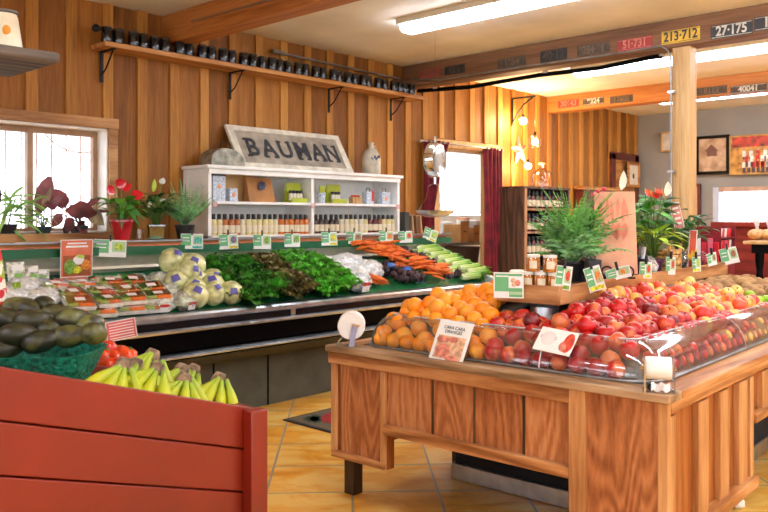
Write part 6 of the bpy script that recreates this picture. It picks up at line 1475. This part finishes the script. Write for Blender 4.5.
# cards along the riser
for px,py,w,h,pic,bar,tl,rzz,lab in [(565,266,.075,.115,'red','green',.12,-.9,'price card with red and green pictures at the riser corner'),(591,267,.085,.125,'orange','yellow',-.3,-.8,'tilted price card with carrot picture and yellow price'),(617,268,.14,.065,'orange','',-.25,-.7,'curled green price card under the easel'),(646,262,.09,.095,'red','yellow',.05,-.4,'price card with pink and yellow bars beneath the bamboo box left side'),(671,257,.085,.11,'red','',.04,-.3,'price card with orange pepper picture beneath the bamboo box'),(696,257,.085,.10,'lime','yellow',-.08,-.3,'price card with yellow price below the dried mushroom bag'),(711.5,253,.095,.09,'brown','',-.15,-.3,'green price card before the red packet rack'),(727,248,.12,.12,'brown','',-.25,-1.1,'last green price card at the far end of the riser')]:
    p=rp(px,-.012,0); p.z=at(px,py,D=(Vector((p.x*FX+p.y*FY,0,0))).x).z
    card(lab,p,(0,tl,rzz),w,h,CG,pic,bar,'leaf' if pic=='orange' else 'round',curl=.02 if 'curled' in lab else .006,grp='price cards on the riser')
# produce bag dispensers
PAPW=plain('white_roll',(240,240,238),rough=.5,var=.02)
q=IM@Vector((.09,LV-.11,ZT)); t=thing('bag_roll_stand','white produce bag roll seen end on, on a bent grey holder at the left corner','bag roll',q,math.radians(-47))
M=Matrix.Translation((0,0,.105))@Matrix.Rotation(PI/2,4,'X')
MB().lathe([(0,-.05),(.068,-.05),(.072,-.045),(.072,.045),(.068,.05),(.02,.05),(.018,.044),(0,.044)],n=36,M=M).build('bag_roll',PAPW,t)
MB().bx(-.014,.014,-.066,-.058,0,.115,M=Matrix.Rotation(.17,4,'Y')).build('holder_arm',plain('lavender_grey',(150,154,186),rough=.4),t,bevel=.002); MB().bx(-.016,.016,-.067,.06,0,.006).build('holder_foot',STEELD,t)
MB().bx(-.012,.024,-.068,-.056,.108,.118,M=Matrix.Rotation(.17,4,'Y')).build('wood_cap',KRAFT,t)
m=MB(); m.grid(lambda u,v:(-.05-.03*u,-.03+.05*v,.04-.035*u+.008*math.sin(9*u+4*v)),6,4); m.build('loose_bag_end',FILM2,t,ang=180)
q=IM@Vector((.06,.068,ZT)); t=thing('bag_dispenser','clear acrylic dispenser with a white bag roll at the near corner of the island','bag dispenser',q,math.radians(-62))
M=Matrix.Translation((0,0,.088))@Matrix.Rotation(PI/2,4,'Y')
MB().lathe([(0,-.048),(.042,-.048),(.044,-.045),(.044,.045),(.042,.048),(0,.048)],n=32,M=M).build('bag_roll',PAPW,t)
for s in (-1,1): MB().bx(s*.056-.003,s*.056+.003,-.05,.05,0,.135).build('side_plate',ACRYL,t,bevel=.004); MB().tube([(s*.05,0,.088),(s*.066,0,.088)],.008,8).build('axle_knob',CHROME,t)
MB().bx(-.056,.056,-.05,.05,0,.005).build('base_plate',ACRYL,t); MB().bx(-.054,-.05,-.052,-.046,.0,.135).build('chrome_edge',CHROME,t)
m=MB(); m.grid(lambda u,v:(-.03+.07*u,-.048+.02*v,.008+.03*math.sin(2.5*v)+.006*math.sin(14*u)),8,4); m.build('loose_bag_end',FILM2,t,ang=180)
MB().ball((-.03,-.03,.018),(.014,.014,.014),10,6).build('dark_knob',IRON,t)
# hanging patterned bag and round ring at the left edge, near
FRU=None
def fruitprint():
    m,nt,out=newmat('fruit_print_cloth'); b=N(nt,'ShaderNodeBsdfPrincipled'); b.inputs['Roughness'].default_value=.7; tc=N(nt,'ShaderNodeTexCoord')
    v=N(nt,'ShaderNodeTexVoronoi'); v.inputs['Scale'].default_value=38; L(nt,tc.outputs['Object'],v.inputs['Vector'])
    sp=N(nt,'ShaderNodeSeparateColor'); L(nt,v.outputs['Color'],sp.inputs[0]); col=ramp(nt,sp.outputs[0],[(.0,(206,40,50)),(.4,(236,230,214)),(.62,(150,176,60)),(.8,(240,234,220))]); col.node.color_ramp.interpolation='CONSTANT'
    mr=N(nt,'ShaderNodeMapRange'); mr.inputs[1].default_value=.62; mr.inputs[2].default_value=.68; L(nt,v.outputs['Distance'],mr.inputs[0]); mx=N(nt,'ShaderNodeMixRGB'); L(nt,mr.outputs[0],mx.inputs[0]); L(nt,col,mx.inputs[1]); mx.inputs[2].default_value=srgb((238,232,216)); L(nt,mx.outputs[0],b.inputs['Base Color']); L(nt,b.outputs[0],out.inputs[0]); return m
FRU=fruitprint()
p=at(-4,300,Y=2.62); t=thing('patterned_cloth_bag','white cloth bag printed with red and green fruit hanging at the left picture edge','cloth bag',(p.x-.03,2.62,1.17))
m=MB(); m.lathe([(.02,0),(.05,.02),(.055,.10),(.045,.2),(.03,.28),(.015,.32),(.018,.34)],n=20,wob=lambda a,i:1+.1*math.cos(4*a+i)); m.build('bag_cloth',FRU,t,ang=180)
MB().tube([(0,0,.33),(0,.0,.5),(0,0,.93)],.002,5).build('hanging_string',STEELD,t)
p=at(-8,195,Y=2.66); t=thing('oval_paper_fan','pale oval paper fan with dark rim at the left picture edge','paper fan',(p.x-.015,2.66,1.42))
M=Matrix.Translation((0,0,.15))@Matrix.Rotation(PI/2,4,'X')
MB().lathe([(0,-.003),(.055,-.003),(.055,.003),(0,.003)],n=28,M=M,rx=.72,ry=1.15).build('fan_paper',plain('pale_parchment',(214,206,160),rough=.6,var=.08,scale=30),t); MB().tube([(.041*math.cos(a*PI/12),-.002,.15+.064*math.sin(a*PI/12)) for a in range(25)],.003,6).build('fan_rim',IRON,t)
MB().tube([(0,0,.09),(0,0,0)],.004,6).build('fan_stick',KRAFT,t)
# crumpled paper by the island foot
p=at(738,502,Z=.03); t=thing('crumpled_tissue','small crumpled white tissue on the floor beside the island foot','paper',(p.x,p.y,.0)); MB().ball((0,0,.028),(.04,.032,.028),12,8,defo=lambda q:q*(1+.35*noise.noise(q*4))).build('tissue',WHL,t,ang=20)
